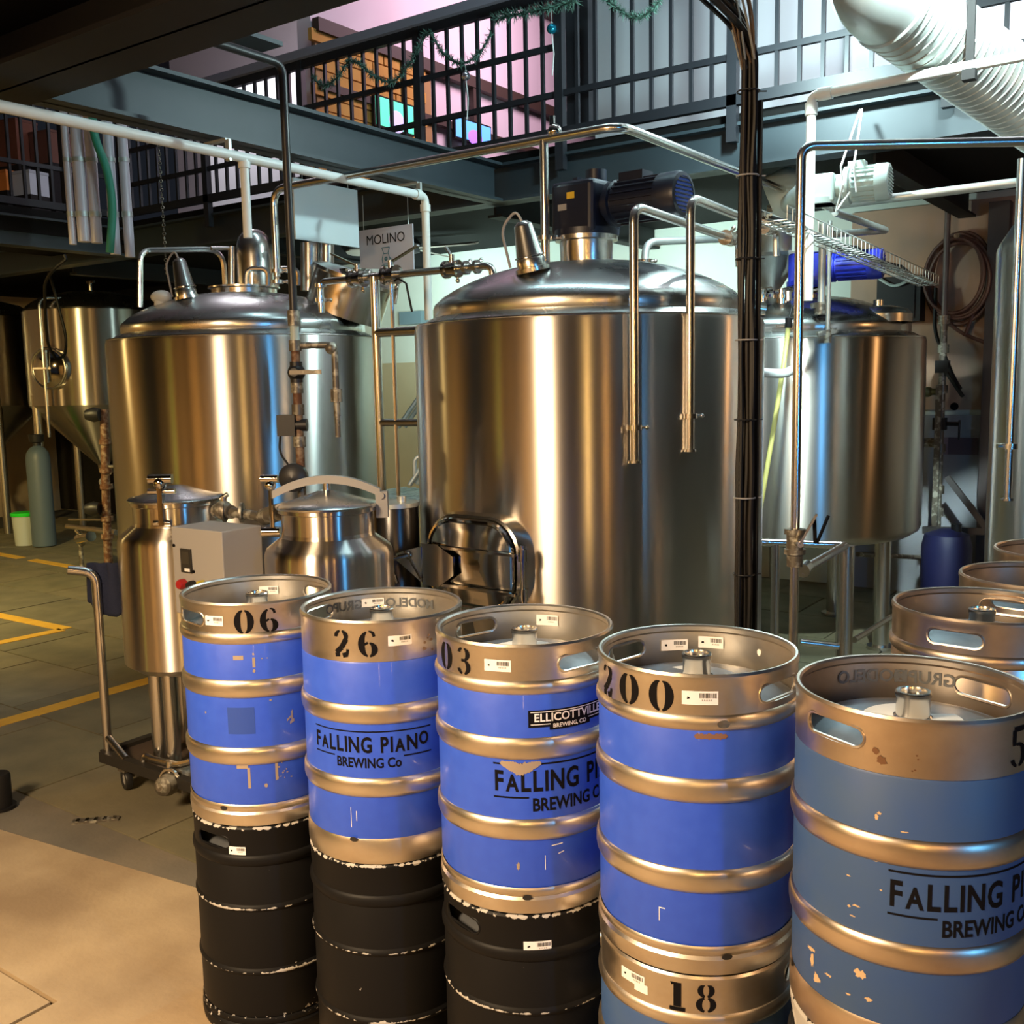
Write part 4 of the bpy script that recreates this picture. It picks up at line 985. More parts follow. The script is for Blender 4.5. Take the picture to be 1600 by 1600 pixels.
# pump and drain pipe on the cart
pq = P(272, 1215, 4.0)
t = thing('cart_pump', 'small stainless pump with clamp fittings low on the cart deck', 'pump', tuple(pq))
MB().lathe([(.025,0),(.042,.015),(.045,.05),(.038,.08),(.016,.10),(.0004,.10)], 28, pq-Vector((0,0,.02)), (.2,-.6,.1)).build('pump_head', IRON, t)
MB().torus(pq+Vector((.01,-.03,0)), .044, .007, (.2,-.6,.1), seg=24, rs=6).build('clamp_ring', PIPE, t)
MB().tube(fillet([P(222, 1200, 4.15), P(226, 1180, 4.15), P(236, 1186, 4.12), P(280, 1196, 4.0), P(300, 1190, 3.95)], .04), .015, 10).cyl(P(266,1190,4.03), P(266,1207,4.02), .018).build('drain_pipe', PIPE, t)
MB().cyl(pq+Vector((.0,.02,-.02)), pq+Vector((.02,.18,-.02)), .05).box(pq+Vector((.01,.06,-.045)), (.08,.12,.03)).build('pump_motor', IRON, t)
# towel on the handle
hx = Vector((hb.x, hb.y, top.z+.03)); m = MB(); nu, nv = 16, 14; vs = []
for j in range(nv+1):
    for i in range(nu+1):
        u, v_ = i/nu, j/nv
        x = -.055 + .20*u + .02*(v_-.5)*(1 if u > .5 else -1); z = .035 - .24*v_*(1-.25*abs(u-.55)*2) 
        dpt = .030 + .018*sin(u*9+v_*1.5)*(0.3+v_) + .012*sin(u*17)
        vs.append(hx + RIGHT*x + FWD*dpt + Vector((0,0,z)))
m.add(vs, [(j*(nu+1)+i, j*(nu+1)+i+1, (j+1)*(nu+1)+i+1, (j+1)*(nu+1)+i) for j in range(nv) for i in range(nu)])
o = m.build('towel', TOWEL, smooth=3); tag(o, 'navy blue cloth hung over the bent handle of the vessel cart', 'towel')
sd = o.modifiers.new('s', 'SOLIDIFY'); sd.thickness = .012; sd.offset = 0
# CO2 cylinder and bucket
g = PZ(70, 853, 0)
t = thing('gas_cylinder', 'blue grey gas cylinder with black cap standing beside the green-lidded bucket', 'cylinder', tuple(g))
MB().lathe([(.10,0),(.125,.01),(.127,.03),(.127,.98),(.115,1.05),(.08,1.10),(.04,1.125),(.035,1.14)], 40, g, cap0=True).build('body', CO2M, t)
MB().lathe([(.045,1.13),(.045,1.16),(.075,1.17),(.085,1.25),(.06,1.255),(.055,1.19),(.02,1.18),(.02,1.23),(.0004,1.23)], 28, g).build('valve_guard', BLACK, t)
g = PZ(41, 851, 0)
t = thing('bucket', 'white plastic bucket with a bright green lid beside the gas cylinder', 'bucket', tuple(g))
MB().lathe([(.11,0),(.112,.01),(.13,.34),(.135,.345)], 36, g, cap0=True).build('pail', mat('translucent_white_plastic', (.50,.55,.50), 0, .4), t)
MB().lathe([(.14,.335),(.142,.36),(.135,.372),(.0004,.372)], 36, g).build('lid', mat('bright_green_plastic', (.02,.72,.03), 0, .4, emit=None), t)
MB().lathe([(.1165,.10),(.1225,.22)], 36, g).build('blue_label', mat('teal_label', (.10,.25,.30), 0, .5), t)
# dark post at the frame edge and a floor drain
g = PZ(2, 1262, 0)
t = thing('bollard', 'dark steel bollard just inside the frame edge on the paved floor', 'bollard', tuple(g))
MB().lathe([(.045,0),(.045,.14),(.04,.15),(.0004,.15)], 24, g).build('post', DARKB, t); MB().cyl(g, g+Vector((0,0,.012)), .06).build('base_plate', DARKB, t)
g = PZ(150, 1282, 0)
t = thing('floor_drain', 'small dark metal drain strip let into the shaded paving', 'drain', tuple(g))
MB().box(g+Vector((0,0,.002)), (.18,.035,.008), rz=YAW+.15).build('grate', IRON, t, smooth=0)
for k in range(5):
    MB().box(g+Matrix.Rotation(YAW+.15, 3, 'Z') @ Vector((-.07+.035*k, 0, .007)), (.012,.03,.004), rz=YAW+.15).build('slot_bar', mat('wet_glint', (.4,.38,.33), 1, .2) if k == 0 else bpy.data.materials['wet_glint'], t, smooth=0)

# ------------------------------------------------------------------ pipework
Zv = Vector((0,0,1))
def pipe(label, pts, r, m, rad=.08, cat='pipe', name='steel_pipe', seg=14, group=None):
    pts = [Vector(p) for p in pts]
    t = thing(name, label, cat, tuple(pts[0]), group)
    MB().tube(fillet(pts, rad, 7), r, seg).build('tube', m, t)
    return t
def ferrule(t, p, axis, r, m=None, name='clamp_ferrule', ears=True):
    ax = Vector(axis).normalized(); p = Vector(p)
    b = MB().cyl(p-ax*.010, p+ax*.010, r*1.75, seg=20)
    s = ax.orthogonal().normalized()
    if abs(ax.z) > .9: s = RIGHT
    if ears: b.cyl(p+s*r*1.2, p+s*(r*2.6), r*.35, seg=8).ball(p+s*r*2.7, r*.55)
    return b.build(name, m or PIPE, t)
def butterfly(t, p, axis, r, hdir, hl=.13, m=None):
    """clamped valve body with a lever"""
    ax = Vector(axis).normalized(); p = Vector(p); h = Vector(hdir).normalized()
    b = MB().cyl(p-ax*.03, p+ax*.03, r*1.5, seg=20)
    for s in (-1, 1): b.cyl(p+ax*s*.036-ax*.009, p+ax*s*.036+ax*.009, r*1.9, seg=20)
    o = b.build('valve_body', m or MIRROR, t)
    n = Zv if abs(ax.z) < .8 else -FWD
    MB().cyl(p+n*r, p+n*(r+.05), r*.6, seg=14).bar(p+n*(r+.04), p+n*(r+.055)+h*hl, .022, .008).build('valve_lever', PIPE, o)
    MB().cyl(p-n*r*1.2+ax*.036, p-n*(r*2.4)+ax*.036, r*.3, seg=8).ball(p-n*r*2.5+ax*.036, r*.5).build('wing_nut', MIRROR, o)

# black pipe dropping from the near gallery and the rusty water line it feeds
C = P(441, 100, 4.85)
s0 = Vector((C.x, 2.50, C.z)); b0 = drop(C, 492)
t = pipe('thin dark pipe dropping straight in front of the tank with bullet vent', [s0, C, b0], .019, DARKB if False else mat('dark_iron_pipe', (.035,.033,.032), .4, .4), .06)
MB().cyl(b0+Zv*.02, b0-Zv*.05, .03, seg=12).build('union', IRON, t)
q = C + Zv*.085; MB().box((C.x-.06, (C.y+2.5)/2, q.z), (.14, C.y-2.5, .02)).build('support_strip', BEAM, t, smooth=0)
W0 = b0 - Zv*.04; e1 = drop(W0, 756); bx_ = RIGHT
t = thing('water_line', 'rusty water line with ball valve and black solenoid in front of the vented tank', 'pipe', tuple(W0))
MB().cyl(W0, drop(W0, 540), .021, seg=14).build('riser', GREYM, t)
w1 = drop(W0, 540); MB().cyl(w1, e1, .021, seg=14).build('riser', RUST, t)
br_ = w1 + RIGHT*.185; brl = drop(br_, 650); brv = drop(br_, 618)
MB().tube(fillet([w1, br_, brl], .035), .016, 12).build('branch_pipe', IRON, t)
for y_ in (540, 606, 640, 690): k = drop(w1, y_); MB().cyl(k-Zv*.025, k+Zv*.025, .03, seg=12).build('coupling', IRON, t)
MB().ball(br_-RIGHT*.015-Zv*.015, .030).build('elbow', IRON, t)
MB().cyl(brv-Zv*.03, brv+Zv*.03, .028, seg=10).build('coupling', IRON, t)
k = drop(w1, 582); m = MB().ball(k, .042).cyl(k-Zv*.05, k+Zv*.05, .03, seg=12).cyl(k, k-FWD*.06, .02); o = m.build('ball_valve', BLACK, t)
MB().bar(k-FWD*.06-RIGHT*.02, k-FWD*.06+RIGHT*.13, .006, .02).build('lever', IRON, o)
k = drop(w1, 664); o = MB().box(k-RIGHT*.055, (.085,.07,.10), rz=YAW).cyl(k-RIGHT*.05, k+RIGHT*.04, .03).build('solenoid', BLACK, t, smooth=.6)
MB().tube(fillet([k-RIGHT*.09-Zv*.05, k-RIGHT*.10-Zv*.13, k-Zv*.2-RIGHT*.05, e1-RIGHT*.06+Zv*.02], .1, 8), .005, 6).build('wire', CABLE, o)
k = drop(w1, 745); MB().lathe([(.0005,-.04),(.05,-.04),(.068,-.02),(.068,.02),(.05,.035),(.02,.04),(.0004,.045)], 32, k-RIGHT*.03-FWD*.03, -FWD).build('water_meter', mat('grey_meter', (.03,.03,.032), 0, .4), t)
MB().cyl(brl, brl-Zv*.10, .013).build('branch_tail', IRON, t)
MB().cyl(e1, (e1.x, e1.y, 0), .021, seg=10).build('riser', IRON, t)

# long steel line over the tanks
L0 = P(433, 432, 6.0); L1 = drop(L0, 296); zt = L1.z; X2 = P(965, 222, 4.67)
K1 = Vector((X2.x, L1.y, zt)); 
K2 = Vector((X2.x, TRT.y+.55, zt)); K3 = Vector((X2.x, TRT.y+.55, 2.2))
t = pipe('long polished steel line running over the two big tanks and turning back along the gallery', [L0, L1, K1, K2], .021, PIPE, .10)
ferrule(t, L0+Zv*.03, Zv, .021); ferrule(t, L0-Zv*.03, Zv, .021)
j = PY(850, 240, L1.y); j.z = zt
td = Vector((j.x, j.y, 2.18)); MB().cyl(j, td, .021, seg=14).build('drop_leg', PIPE, t)
MB().cyl(j+RIGHT*.04-FWD*.02, j+RIGHT*.04-FWD*.02+Zv*.10, .014).ball(j+RIGHT*.05+Zv*.03-FWD*.03, .034).build('air_vent', MIRROR, t)
ferrule(t, drop(j, 372), Zv, .021)
# two arched pipes in front of the middle tank
for i, (px, py0, py1, d, pend, lab) in enumerate(((990, 322, 722, 4.10, .95, 'arched steel pipe with open lower end of the middle tank, nearer the manway'),
                                          (1079, 308, 704, 4.22, .85, 'arched steel pipe with open lower end of the middle tank, beside the cable bundle'))):
    A = P(px, py0, d); B = drop(A, py1); E_ = A + Vector((0, pend, -.03))
    t = pipe(lab, [B, A, E_], .0185, PIPE, .07, group='arched pipes on the middle tank')
    ferrule(t, drop(A, py1-54), Zv, .0185); MB().cyl(B-Zv*.004, B+Zv*.006, .028, seg=18).build('end_flange', PIPE, t)
    ferrule(t, E_, (0,1,0), .02); ferrule(t, E_-Vector((0,.06,0)), (0,1,0), .02)
    MB().tube(fillet([E_, E_+Vector((0,.09,0)), E_+Vector((0,.10,-.12))], .05), .0185, 10).build('tail', PIPE, t)
    MB().bar(drop(A, py1-54), drop(A, py1-54)+Vector((TC.x-B.x, TC.y-B.y, 0)).normalized()*(((Vector((TC.x,TC.y,0))-Vector((B.x,B.y,0))).length)-TR+.01), .02, .012).build('wall_bracket', PIPE, t, smooth=0)
# white plastic line under the girder
w0 = PX(-30, 163, -4.0); w1 = PX(664, 304, -4.0); zz = (w0.z+w1.z)/2
w0.z = w1.z = zz; wd = drop(w1, 500)
t = pipe('white plastic pipe clipped under the girder and dropping beside the milling sign', [w0-Vector((0,.8,0)), w0, w1, wd], .024, WHITEP, .05, name='plastic_pipe')
j = PX(381, 245, -4.0); j.z = zz; MB().cyl(j, drop(j, 372), .022, seg=14).cyl(j-Zv*.02, j-Zv*.05, .03, seg=14).build('branch_pipe', WHITEP, t)
MB().cyl(w1-Zv*.09, w1-Zv*.05, .031).cyl(w1-Vector((0,.09,0)), w1-Vector((0,.05,0)), .031).build('elbow_collar', WHITEP, t)
for px, py in ((357, 238), (655, 300)):
    j = PX(px, py, -4.0); j.z = zz; MB().bar(j-Zv*.03, j+Zv*.07, .015, .03, up=(1,0,0)).bar(j+Zv*.07, j+Zv*.07-Vector((.16,0,0)), .03, .01).build('pipe_clip', GALV, t, smooth=0)
# manifold between the left and middle tanks
m0 = P(500, 432, 5.85); m0.z = 2.305; m1 = P(757, 420, 5.22); m1.z = 2.305
mdir = (m1-m0).normalized()
t = pipe('valve manifold pipe bridging the vented tank and the manway tank, with two long levers', [m0-Zv*.17-mdir*.0, m0, m1+mdir*.05, m1+mdir*.05-Zv*.13], .019, PIPE, .05, name='valve_manifold')
for f_, h in ((.25, mdir*-1+Zv*.35), (.46, mdir+Zv*.3)):
    butterfly(t, m0.lerp(m1, f_), mdir, .027, h, .20)
butterfly(t, m0.lerp(m1, .82), mdir, .024, -mdir+Zv, .05)
for f_ in (.30, .42, .90, .96): ferrule(t, m0.lerp(m1, f_), mdir, .02)
ferrule(t, m0-Zv*.10, Zv, .02); ferrule(t, m0-mdir*.0-Zv*.02, Zv, .019, ears=False)
dl = m0.lerp(m1, .355); dl2 = drop(dl, 792)
MB().cyl(dl, Vector((dl.x, dl.y, .35)), .026, seg=16).build('down_pipe', PIPE, t)
dl3 = m0.lerp(m1, .46); MB().cyl(dl3, Vector((dl3.x, dl3.y, .9)), .011, seg=10).build('sight_tube', PIPE, t)
for py in (520, 660):
    k = drop(dl, py); tgt = Vector((TC.x, TC.y, k.z)); dirn = (tgt-k); ln = dirn.length-TR
    MB().cyl(k, k+dirn.normalized()*(ln+.02), .021 if py > 600 else .026, seg=14).build('cross_tube', PIPE, t)
MB().tube([m0.lerp(m1,.5)-Zv*.02, m0.lerp(m1,.55)-Zv*.05, m0.lerp(m1,.58)-Zv*.2], .006, 6).build('wire', CABLE, t)
# right-hand lines
a = P(1268, 150, 4.6); b = a + Vector((2.6, 0, .02)); c = drop(a, 470)
t = pipe('white plastic pipe coming in under the gallery before the pale motor', [b, a, c], .021, WHITEP, .03, name='plastic_pipe')
MB().cyl(a-Zv*.08, a-Zv*.03, .027).cyl(a+Vector((.03,0,0)), a+Vector((.09,0,0)), .027).build('elbow_collar', WHITEP, t)
k = PY(1515, 112, a.y); k.z = a.z; MB().bar(k-Zv*.04, k+Zv*.55, .02, .03, up=(1,0,0)).box(k-Zv*.03, (.05,.05,.04)).build('pipe_hanger', DARKB, t, smooth=0)
a = P(1252, 228, 3.6); b = a + RIGHT*1.6 ; c = drop(a, 862)
t = pipe('blue tinted steel line dropping to the lever valve below the legged tank', [b, a, c, Vector((c.x, c.y, .02))], .0165, PIPE, .05)
k = drop(a, 846); butterfly(t, k, Zv, .02, RIGHT*.5+Zv, .12, IRON)
MB().bar(k-FWD*.06+RIGHT*.06, k-FWD*.06+RIGHT*.10+Zv*.10, .018, .006).bar(k-FWD*.06+RIGHT*.055, k-FWD*.06+RIGHT*.05+Zv*.09, .012, .006).build('valve_grip', INK, t, smooth=0)
MB().cyl(k-Zv*.05, k-Zv*.09, .028, seg=16).build('lower_union', IRON, t)
a = P(1292, 322, 5.55); b = a + Vector((2.6, .0, .02))
t = pipe('galvanised pipe running level to the wall above the cable tray', [a, b], .022, GALV)
ferrule(t, a+Vector((.03,0,0)), (1,0,0), .02, GALV)
a = P(1305, 332, 5.6); b = P(1386, 360, 6.3); c = P(1300, 366, 5.9)
pipe('bent steel bracket tube above the bright blue motor', [a, b, c], .02, GALV, .05)
for px, y0, y1, d, r, lb in ((1286, 350, 478, 6.0, .022, 'upright pale pipe entering the lid of the legged tank, thicker of two'), (1297, 345, 522, 5.85, .012, 'slim upright rod beside the legged tank, clamped at its shoulder')):
    a = P(px, y0, d); b = drop(a, y1); t = pipe(lb, [a, b], r, GALV); 
    MB().cyl(b+Zv*.02, b-Zv*.05, r*1.8, seg=12).bar(b-RIGHT*.06, b+RIGHT*.05+Zv*.02, .03, .03).build('end_clamp', IRON, t)
a = P(1010, 400, 6.0); a2 = P(1012, 370, 6.0)
t = pipe('low bent steel pipe behind the dome of the middle tank', [P(1008, 425, 6.0), P(1008, 378, 6.0), P(1160, 372, 6.4)], .022, GALV, .08)
ferrule(t, P(1008, 408, 6.0), Zv, .022)
t = pipe('yellow hose hanging in front of the legged tank', [P(1232, 508, 5.9), P(1226, 560, 5.85), P(1212, 650, 5.8), P(1192, 770, 5.75), P(1180, 840, 5.75)], .014, mat('yellow_hose', (.55,.50,.16), 0, .5), .2, cat='hose', name='hose')
MB().cyl(P(1233, 497, 5.9), P(1232, 512, 5.9), .022, seg=12).cyl(P(1238, 478, 5.95), P(1233, 498, 5.9), .006).build('hose_end', BLACK, t)
pipe('short white elbow pipe between the middle tank and the yellow hose', [P(1180, 582, 5.3), P(1226, 584, 5.3), P(1246, 574, 5.5)], .024, WHITEP, .04, name='plastic_pipe')

# cable trunk: strapped dark cables on a steel angle, with a slanting head
a = P(1170, 78, 3.5); b = Vector((a.x, a.y, 0.0)); h_ = Vector((a.x-.02, 2.42, 2.97))
t = thing('cable_bundle', 'thick dark bundle of cables strapped upright between the middle tank and the legged tank', 'cables', (a.x, a.y, 0))
rc_ = random.Random(21)
for i in range(13):
    ox, oy = rc_.uniform(-.024,.024), rc_.uniform(-.022,.022); r = rc_.uniform(.007,.012)
    pts = []
    for k in range(15):
        z = a.z*k/14; amp = .005; pts.append(Vector((a.x, a.y, z)) + RIGHT*(ox+rc_.uniform(-amp,amp)) + FWD*(oy+rc_.uniform(-amp,amp)))
    pts += [Vector((a.x, a.y-.12, a.z+.08)) + RIGHT*ox + Zv*oy*1.5, h_ + RIGHT*ox*1.6 + Zv*oy*1.5]
    MB().tube(fillet(pts, .05, 3), r, 7).build('cable', WOODY if i in (3,) else CABLE, t)
for k in range(9):
    p_ = Vector((a.x, a.y, .5+k*.27)); MB().torus(p_, .036, .003, seg=20, rs=6).bar(p_+RIGHT*.03, p_+RIGHT*.06, .004, .004).build('cable_tie', GREYP if k % 2 else BLACK, t)
MB().bar((a.x+.040*RIGHT.x, a.y+.040*RIGHT.y, 0), (a.x+.040*RIGHT.x, a.y+.040*RIGHT.y, a.z-.16), .014, .014).build('steel_angle', DARKB, t, smooth=0)
for i in range(9):
    s0 = Vector((a.x, a.y, a.z-.06)) + RIGHT*rc_.uniform(-.04,.05); s1 = Vector((a.x, a.y-.42, a.z+.25)) + RIGHT*rc_.uniform(-.05,.08) + Zv*rc_.uniform(-.02,.06)
    mid = (s0+s1)/2 + RIGHT*rc_.uniform(-.03,.07) + Zv*rc_.uniform(0,.05)
    MB().tube(fillet([s0, mid, s1], .2, 5), .004, 5).build('loose_wire', WOODY if i % 3 else GALV, t)
# wire cable tray
a = P(1186, 348, 4.32); L_ = 2.6; SL = -.035; t = thing('cable_tray', 'galvanised wire mesh cable tray sloping past the bright blue motor', 'cable tray', tuple(a))
m = MB(); wv = Vector((.12,0,0)); 
for u in (0, .33, .66, 1.0): m.tube([a+wv*u, a+wv*u+Vector((0,L_,SL*L_))], .003, 5)
for u in (0, 1.0): m.tube([a+wv*u+Zv*.055, a+wv*u+Vector((0,L_,SL*L_))+Zv*.055], .003, 5)
m.build('side_wires', GALV, t); w_ = None
for k in range(42):
    y_ = k*L_/41
    if w_ is None: w_ = MB().tube([a+Zv*.055, a, a+wv, a+wv+Zv*.055], .0025, 5).build('rib_wire', GALV, t); o = w_
    else: o = w_.copy(); COL.objects.link(o); o.parent = t
    o.location = (0, y_, SL*y_)
for i in range(6):
    pts = [a+wv*rc_.uniform(.15,.85)+Vector((0, L_*k/10, SL*L_*k/10+.012+rc_.uniform(0,.018))) for k in range(11)]
    MB().tube(pts, .007, 6).build('cable', CABLE if i % 2 else GREYM, t)
# second tray along the back wall
a = PY(1010, 372, 8.25); b = PY(690, 372, 8.25); a.z = b.z = (a.z+b.z)/2
t = thing('cable_tray', 'wire cable tray fixed along the pale back wall behind the milling sign', 'cable tray', tuple(b))
m = MB()
for dz in (0, .06):
    for dy in (0, -.1): m.tube([b+Vector((0,dy,dz)), a+Vector((0,dy,dz))], .004, 5)
m.build('side_wires', GALV, t); n_ = 26; w_ = None
for k in range(n_):
    q = b.lerp(a, k/(n_-1))
    if w_ is None: w_ = MB().tube([q+Zv*.06, q, q+Vector((0,-.1,0)), q+Vector((0,-.1,.06))], .003, 5).build('rib_wire', GALV, t); q0 = q; o = w_
    else: o = w_.copy(); COL.objects.link(o); o.parent = t
    o.location = q-q0
MB().tube([b+Vector((0,-.05,.02)), a+Vector((0,-.05,.02))], .014, 7).build('cable', mat('green_cable', (.06,.25,.16), 0, .5), t)
# spiral duct
d1 = P(1396, 8, 4.25); d2 = P(1645, 190, 4.9)
t = thing('spiral_duct', 'large galvanised spiral air duct slanting down at the upper right', 'duct', tuple(d1))
ax = (d2-d1).normalized(); L_ = (d2-d1).length; prof = []
for k in range(61):
    z = L_*k/60; prof.append((.168, z)); 
    if k % 2 == 0: prof += [(.1715, z+.003), (.1715, z+.007), (.168, z+.010)]
MB().lathe(prof, 56, d1, ax).build('duct_run', GALV, t)
MB().lathe([(.168,0),(.176,.01),(.176,.03),(.168,.04)], 56, d1-ax*.02, ax).build('elbow_collar', GALV, t)
MB().tube(fillet([d1+ax*.02, d1-ax*.12, d1-ax*.16+Zv*.35-RIGHT*.06], .25, 8), .167, 40).build('elbow', GALV, t)
sp = d1+ax*L_*.45; MB().bar(sp+Zv*.17, (sp.x, sp.y, 4.6), .02, .004).build('hanger_strap', GALV, t, smooth=0)

# wall on the far right: hose coil, pipe stack, sign, bracket, junction box
yw = 8.33
hc = PY(1502, 432, yw); t = thing('hose_coil', 'coiled brown hose hung on the wall right of the legged tank', 'hose', (hc.x, hc.y, hc.z))
rh = random.Random(5); hm = mat('brown_rubber_hose', (.11,.05,.035), 0, .5)
for i in range(7):
    R1, R2 = .205+rh.uniform(-.025,.02), .30+rh.uniform(-.04,.04); ox, oz = rh.uniform(-.02,.02), rh.uniform(-.05,.0); pts = []
    for k in range(36):
        an = 2*pi*k/36; pts.append(hc + Vector(((R1)*cos(an)+ox, -.05-.018*i+.01*sin(3*an+i), R2*sin(an)+oz)))
    MB().tube(pts, .014, 7, closed=True).build('hose_turn', hm, t)
MB().tube(fillet([hc+Vector((-.1,-.1,-.3)), hc+Vector((.02,-.1,-.42)), hc+Vector((.2,-.1,-.5))], .15, 6), .014, 7).build('hose_tail', hm, t)
MB().tube(fillet([hc+Vector((.12,-.1,-.26)), hc+Vector((.06,-.1,-.45))], .1, 6), .014, 7).build('hose_tail', hm, t)
MB().cyl(hc+Vector((0,.02,.27)), hc+Vector((0,-.2,.28)), .02).build('wall_hook', IRON, t)
pa = PY(1476, 480, 8.1); t = thing('pipe_stack', 'upright iron pipe stack with valves against the wall below the hose coil', 'pipe', tuple(pa))
top = drop(pa, 225); top.z = min(top.z, 3.04); MB().cyl(top, drop(pa, 500), .022, seg=10).build('upper_pipe', mat('grey_brown_pipe', (.14,.11,.10), .3, .5), t)
MB().cyl(drop(pa, 500), drop(pa, 840), .026, seg=12).build('lower_pipe', IRON, t)
for y_ in (500, 545, 572, 608, 660, 700, 765, 800): k = drop(pa, y_); MB().cyl(k-Zv*.03, k+Zv*.03, .042, seg=12).build('coupling', IRON, t)
k = drop(pa, 573); MB().box(k, (.09,.09,.09)).bar(k, k+Vector((.16,-.06,-.22)), .025, .02).build('ball_valve', BLACK, t)
k = drop(pa, 612); o = MB().cyl(k-Vector((.22,0,0)), k, .025).cyl(k-Vector((.20,0,.16)), k-Vector((.20,0,-.34)), .02).cyl(k-Vector((.13,0,.2)), k-Vector((.13,0,-.1)), .016).ball(k-Vector((.1,0,0)), .04).ball(k-Vector((.2,0,0)), .04).build('side_branch', mat('brass_green', (.20,.20,.10), .6, .45), t)
k = drop(pa, 662); MB().box(k+Vector((.0,-.03,0)), (.09,.07,.09)).cyl(k, k+Vector((.14,-.04,.0)), .016).cyl(k+Vector((.14,-.04,.03)), k+Vector((.14,-.04,-.12)), .008).build('tap', BLACK, t)
for y_ in (694, 690): k = drop(pa, y_); MB().cyl(k, k-Vector((.28,.0,0)), .026).build('stub_pipe', IRON, t)
pts = [PY(1462, 450, 8.2), PY(1460, 520, 8.15), PY(1476, 555, 8.1), PY(1490, 590, 8.05), PY(1501, 608, 8.05)]
MB().tube(fillet(pts, .1), .014, 7).build('rubber_hose', CABLE, t)
a = PY(1500, 697, 8.312); t = thing('notice_plate', 'small dark violet plate on the wall beside the pipe stack', 'plate', tuple(a))
MB().box(a, (.26,.012,.13)).build('plate', mat('dusky_plate', (.07,.05,.075), 0, .5), t, smooth=0); MB().box(a+Vector((-.11,-.007,0)), (.05,.004,.13)).build('plate_edge', mat('violet_strip', (.16,.12,.16), 0, .5), t, smooth=0)
a = PY(1492, 635, 8.34); tag(MB().cyl(a, a+Vector((0,-.02,0)), .03, seg=16).build('wall_socket', INK, loc=tuple(a)), 'small round dark hole plate on the wall above the violet plate', 'socket')
a = PY(1408, 468, 8.24); t = thing('junction_panel', 'dark electrical cabinet on the wall behind the legged tank', 'cabinet', tuple(a))
MB().box(a, (.32,.16,.34)).build('cabinet', mat('dark_cabinet', (.008,.008,.008), 0, .6), t, smooth=0); MB().box(a+Vector((-.02,-.085,0)), (.28,.01,.30)).build('cabinet_door', mat('dark_cabinet_door', (.010,.009,.009), 0, .6), t, smooth=0)
MB().tube(fillet([a+Vector((-.14,-.1,.16)), a+Vector((-.02,-.12,.08)), a+Vector((.14,-.12,.16))], .2), .012, 6).build('cable', GREYM, t)
a = PY(1442, 828, 7.9); b = PY(1545, 830, 7.9); c_ = PY(1480, 745, 7.9)
t = thing('corner_bracket', 'triangular dark steel bracket low on the wall beside the slim tank', 'bracket', tuple(a))
MB().bar(a, b, .05, .05).bar(c_, b, .04, .04).bar(b, b+Vector((0,.40,0)), .05, .05).build('bracket_arm', mat('dark_steel_paint', (.05,.045,.045), 0, .5), t, smooth=0)
MB().box(PY(1462, 770, 8.0), (.04,.04,1.6)).build('bracket_post', IRON, t, smooth=0)
# column of darker wall trim right of the hose
struct('trim_4', MB().box(PY(1552, 640, 8.28), (.14,.16,3.0)), mat('dark_trim', (.05,.04,.04), 0, .6))
struct('wall_back_right', MB().box(PY(1490, 480, 8.335)-Vector((0,0,0)), (1.55,.02,1.55)), mat('tan_plaster', (.46,.29,.19), 0, .85, noise=((1.4,1.4,1.4), (.30,.21,.16), .3, .7, 0)))
struct('wall_back_dado', MB().box(PY(1490, 800, 8.335), (1.55,.022,1.5)), mat('grey_dado', (.24,.25,.28), 0, .8))
# frame under the legged tank
t = thing('valve_stand', 'low steel pipe frame and stub below the legged tank behind the keg stencilled 200', 'pipe', tuple(PZ(1320, 1060, 0)))
f0, f1, f2 = P(1190, 847, 5.0), P(1322, 852, 5.0), P(1256, 890, 4.2)
MB().tube(fillet([f0, f1, f2], .04), .020, 12).build('top_tube', PIPE, t)
MB().cyl(P(1212, 850, 5.0), Vector((P(1212,850,5.0).x, P(1212,850,5.0).y, 0)), .022).build('upright', PIPE, t)
MB().cyl(P(1254, 892, 4.2), P(1260, 885, 4.25), .03).build('end_flange', PIPE, t)
q = P(1322, 852, 5.02); MB().cyl((q.x, q.y, 0), (q.x, q.y, q.z), .042, seg=18).build('upright', PIPE, t)
MB().cyl(P(1250, 1003, 5.0), P(1310, 1010, 5.0), .018).cyl(P(1335, 1000, 5.2), P(1400, 960, 5.6), .016).build('low_brace', PIPE, t)
MB().cyl(P(1340, 866, 6.4), P(1436, 871, 6.95), .016).build('rear_tube', IRON, t)
q = PZ(1190, 1010, .5); 
q = P(1478, 885, 7.2); t = thing('jerrycan', 'dark blue plastic drum on the floor below the wall bracket', 'drum', (q.x, q.y, 0))
MB().lathe([(.15,0),(.17,.03),(.17,.50),(.15,.58),(.05,.62),(.0004,.62)], 28, (q.x, q.y, 0)).build('body', mat('navy_plastic', (.01,.012,.06), 0, .5), t); MB().cyl((q.x+.06, q.y, .60), (q.x+.06, q.y, .66), .035).build('cap', BLACK, t)

# signs
sx = P(457, 281, 6.4).x
c1, c2, c3, c4 = PX(457, 281, sx), PX(557, 294, sx), PX(558, 387, sx), PX(460, 373, sx)
y0_, y1_ = c1.y, c2.y; z1_ = (c1.z+c2.z)/2; z0_ = (c3.z+c4.z)/2
t = thing('hanging_sign', 'blank pale blue white sign hanging beside the black pipe', 'sign', (sx, (y0_+y1_)/2, z0_))
MB().box((sx, (y0_+y1_)/2, (z0_+z1_)/2), (.012, y1_-y0_, z1_-z0_)).build('panel', mat('pale_sign_white', (.74,.86,.88), 0, .5), t, smooth=0)
for yy in (y0_+.08, y1_-.08): MB().cyl((sx, yy, z1_-.01), (sx, yy, 3.02), .0025, seg=6).build('hanging_wire', GALV, t)
q0 = P(562, 432, 7.25); yp = q0.y; q1 = PY(562, 361, yp); q2 = PY(645, 354, yp)
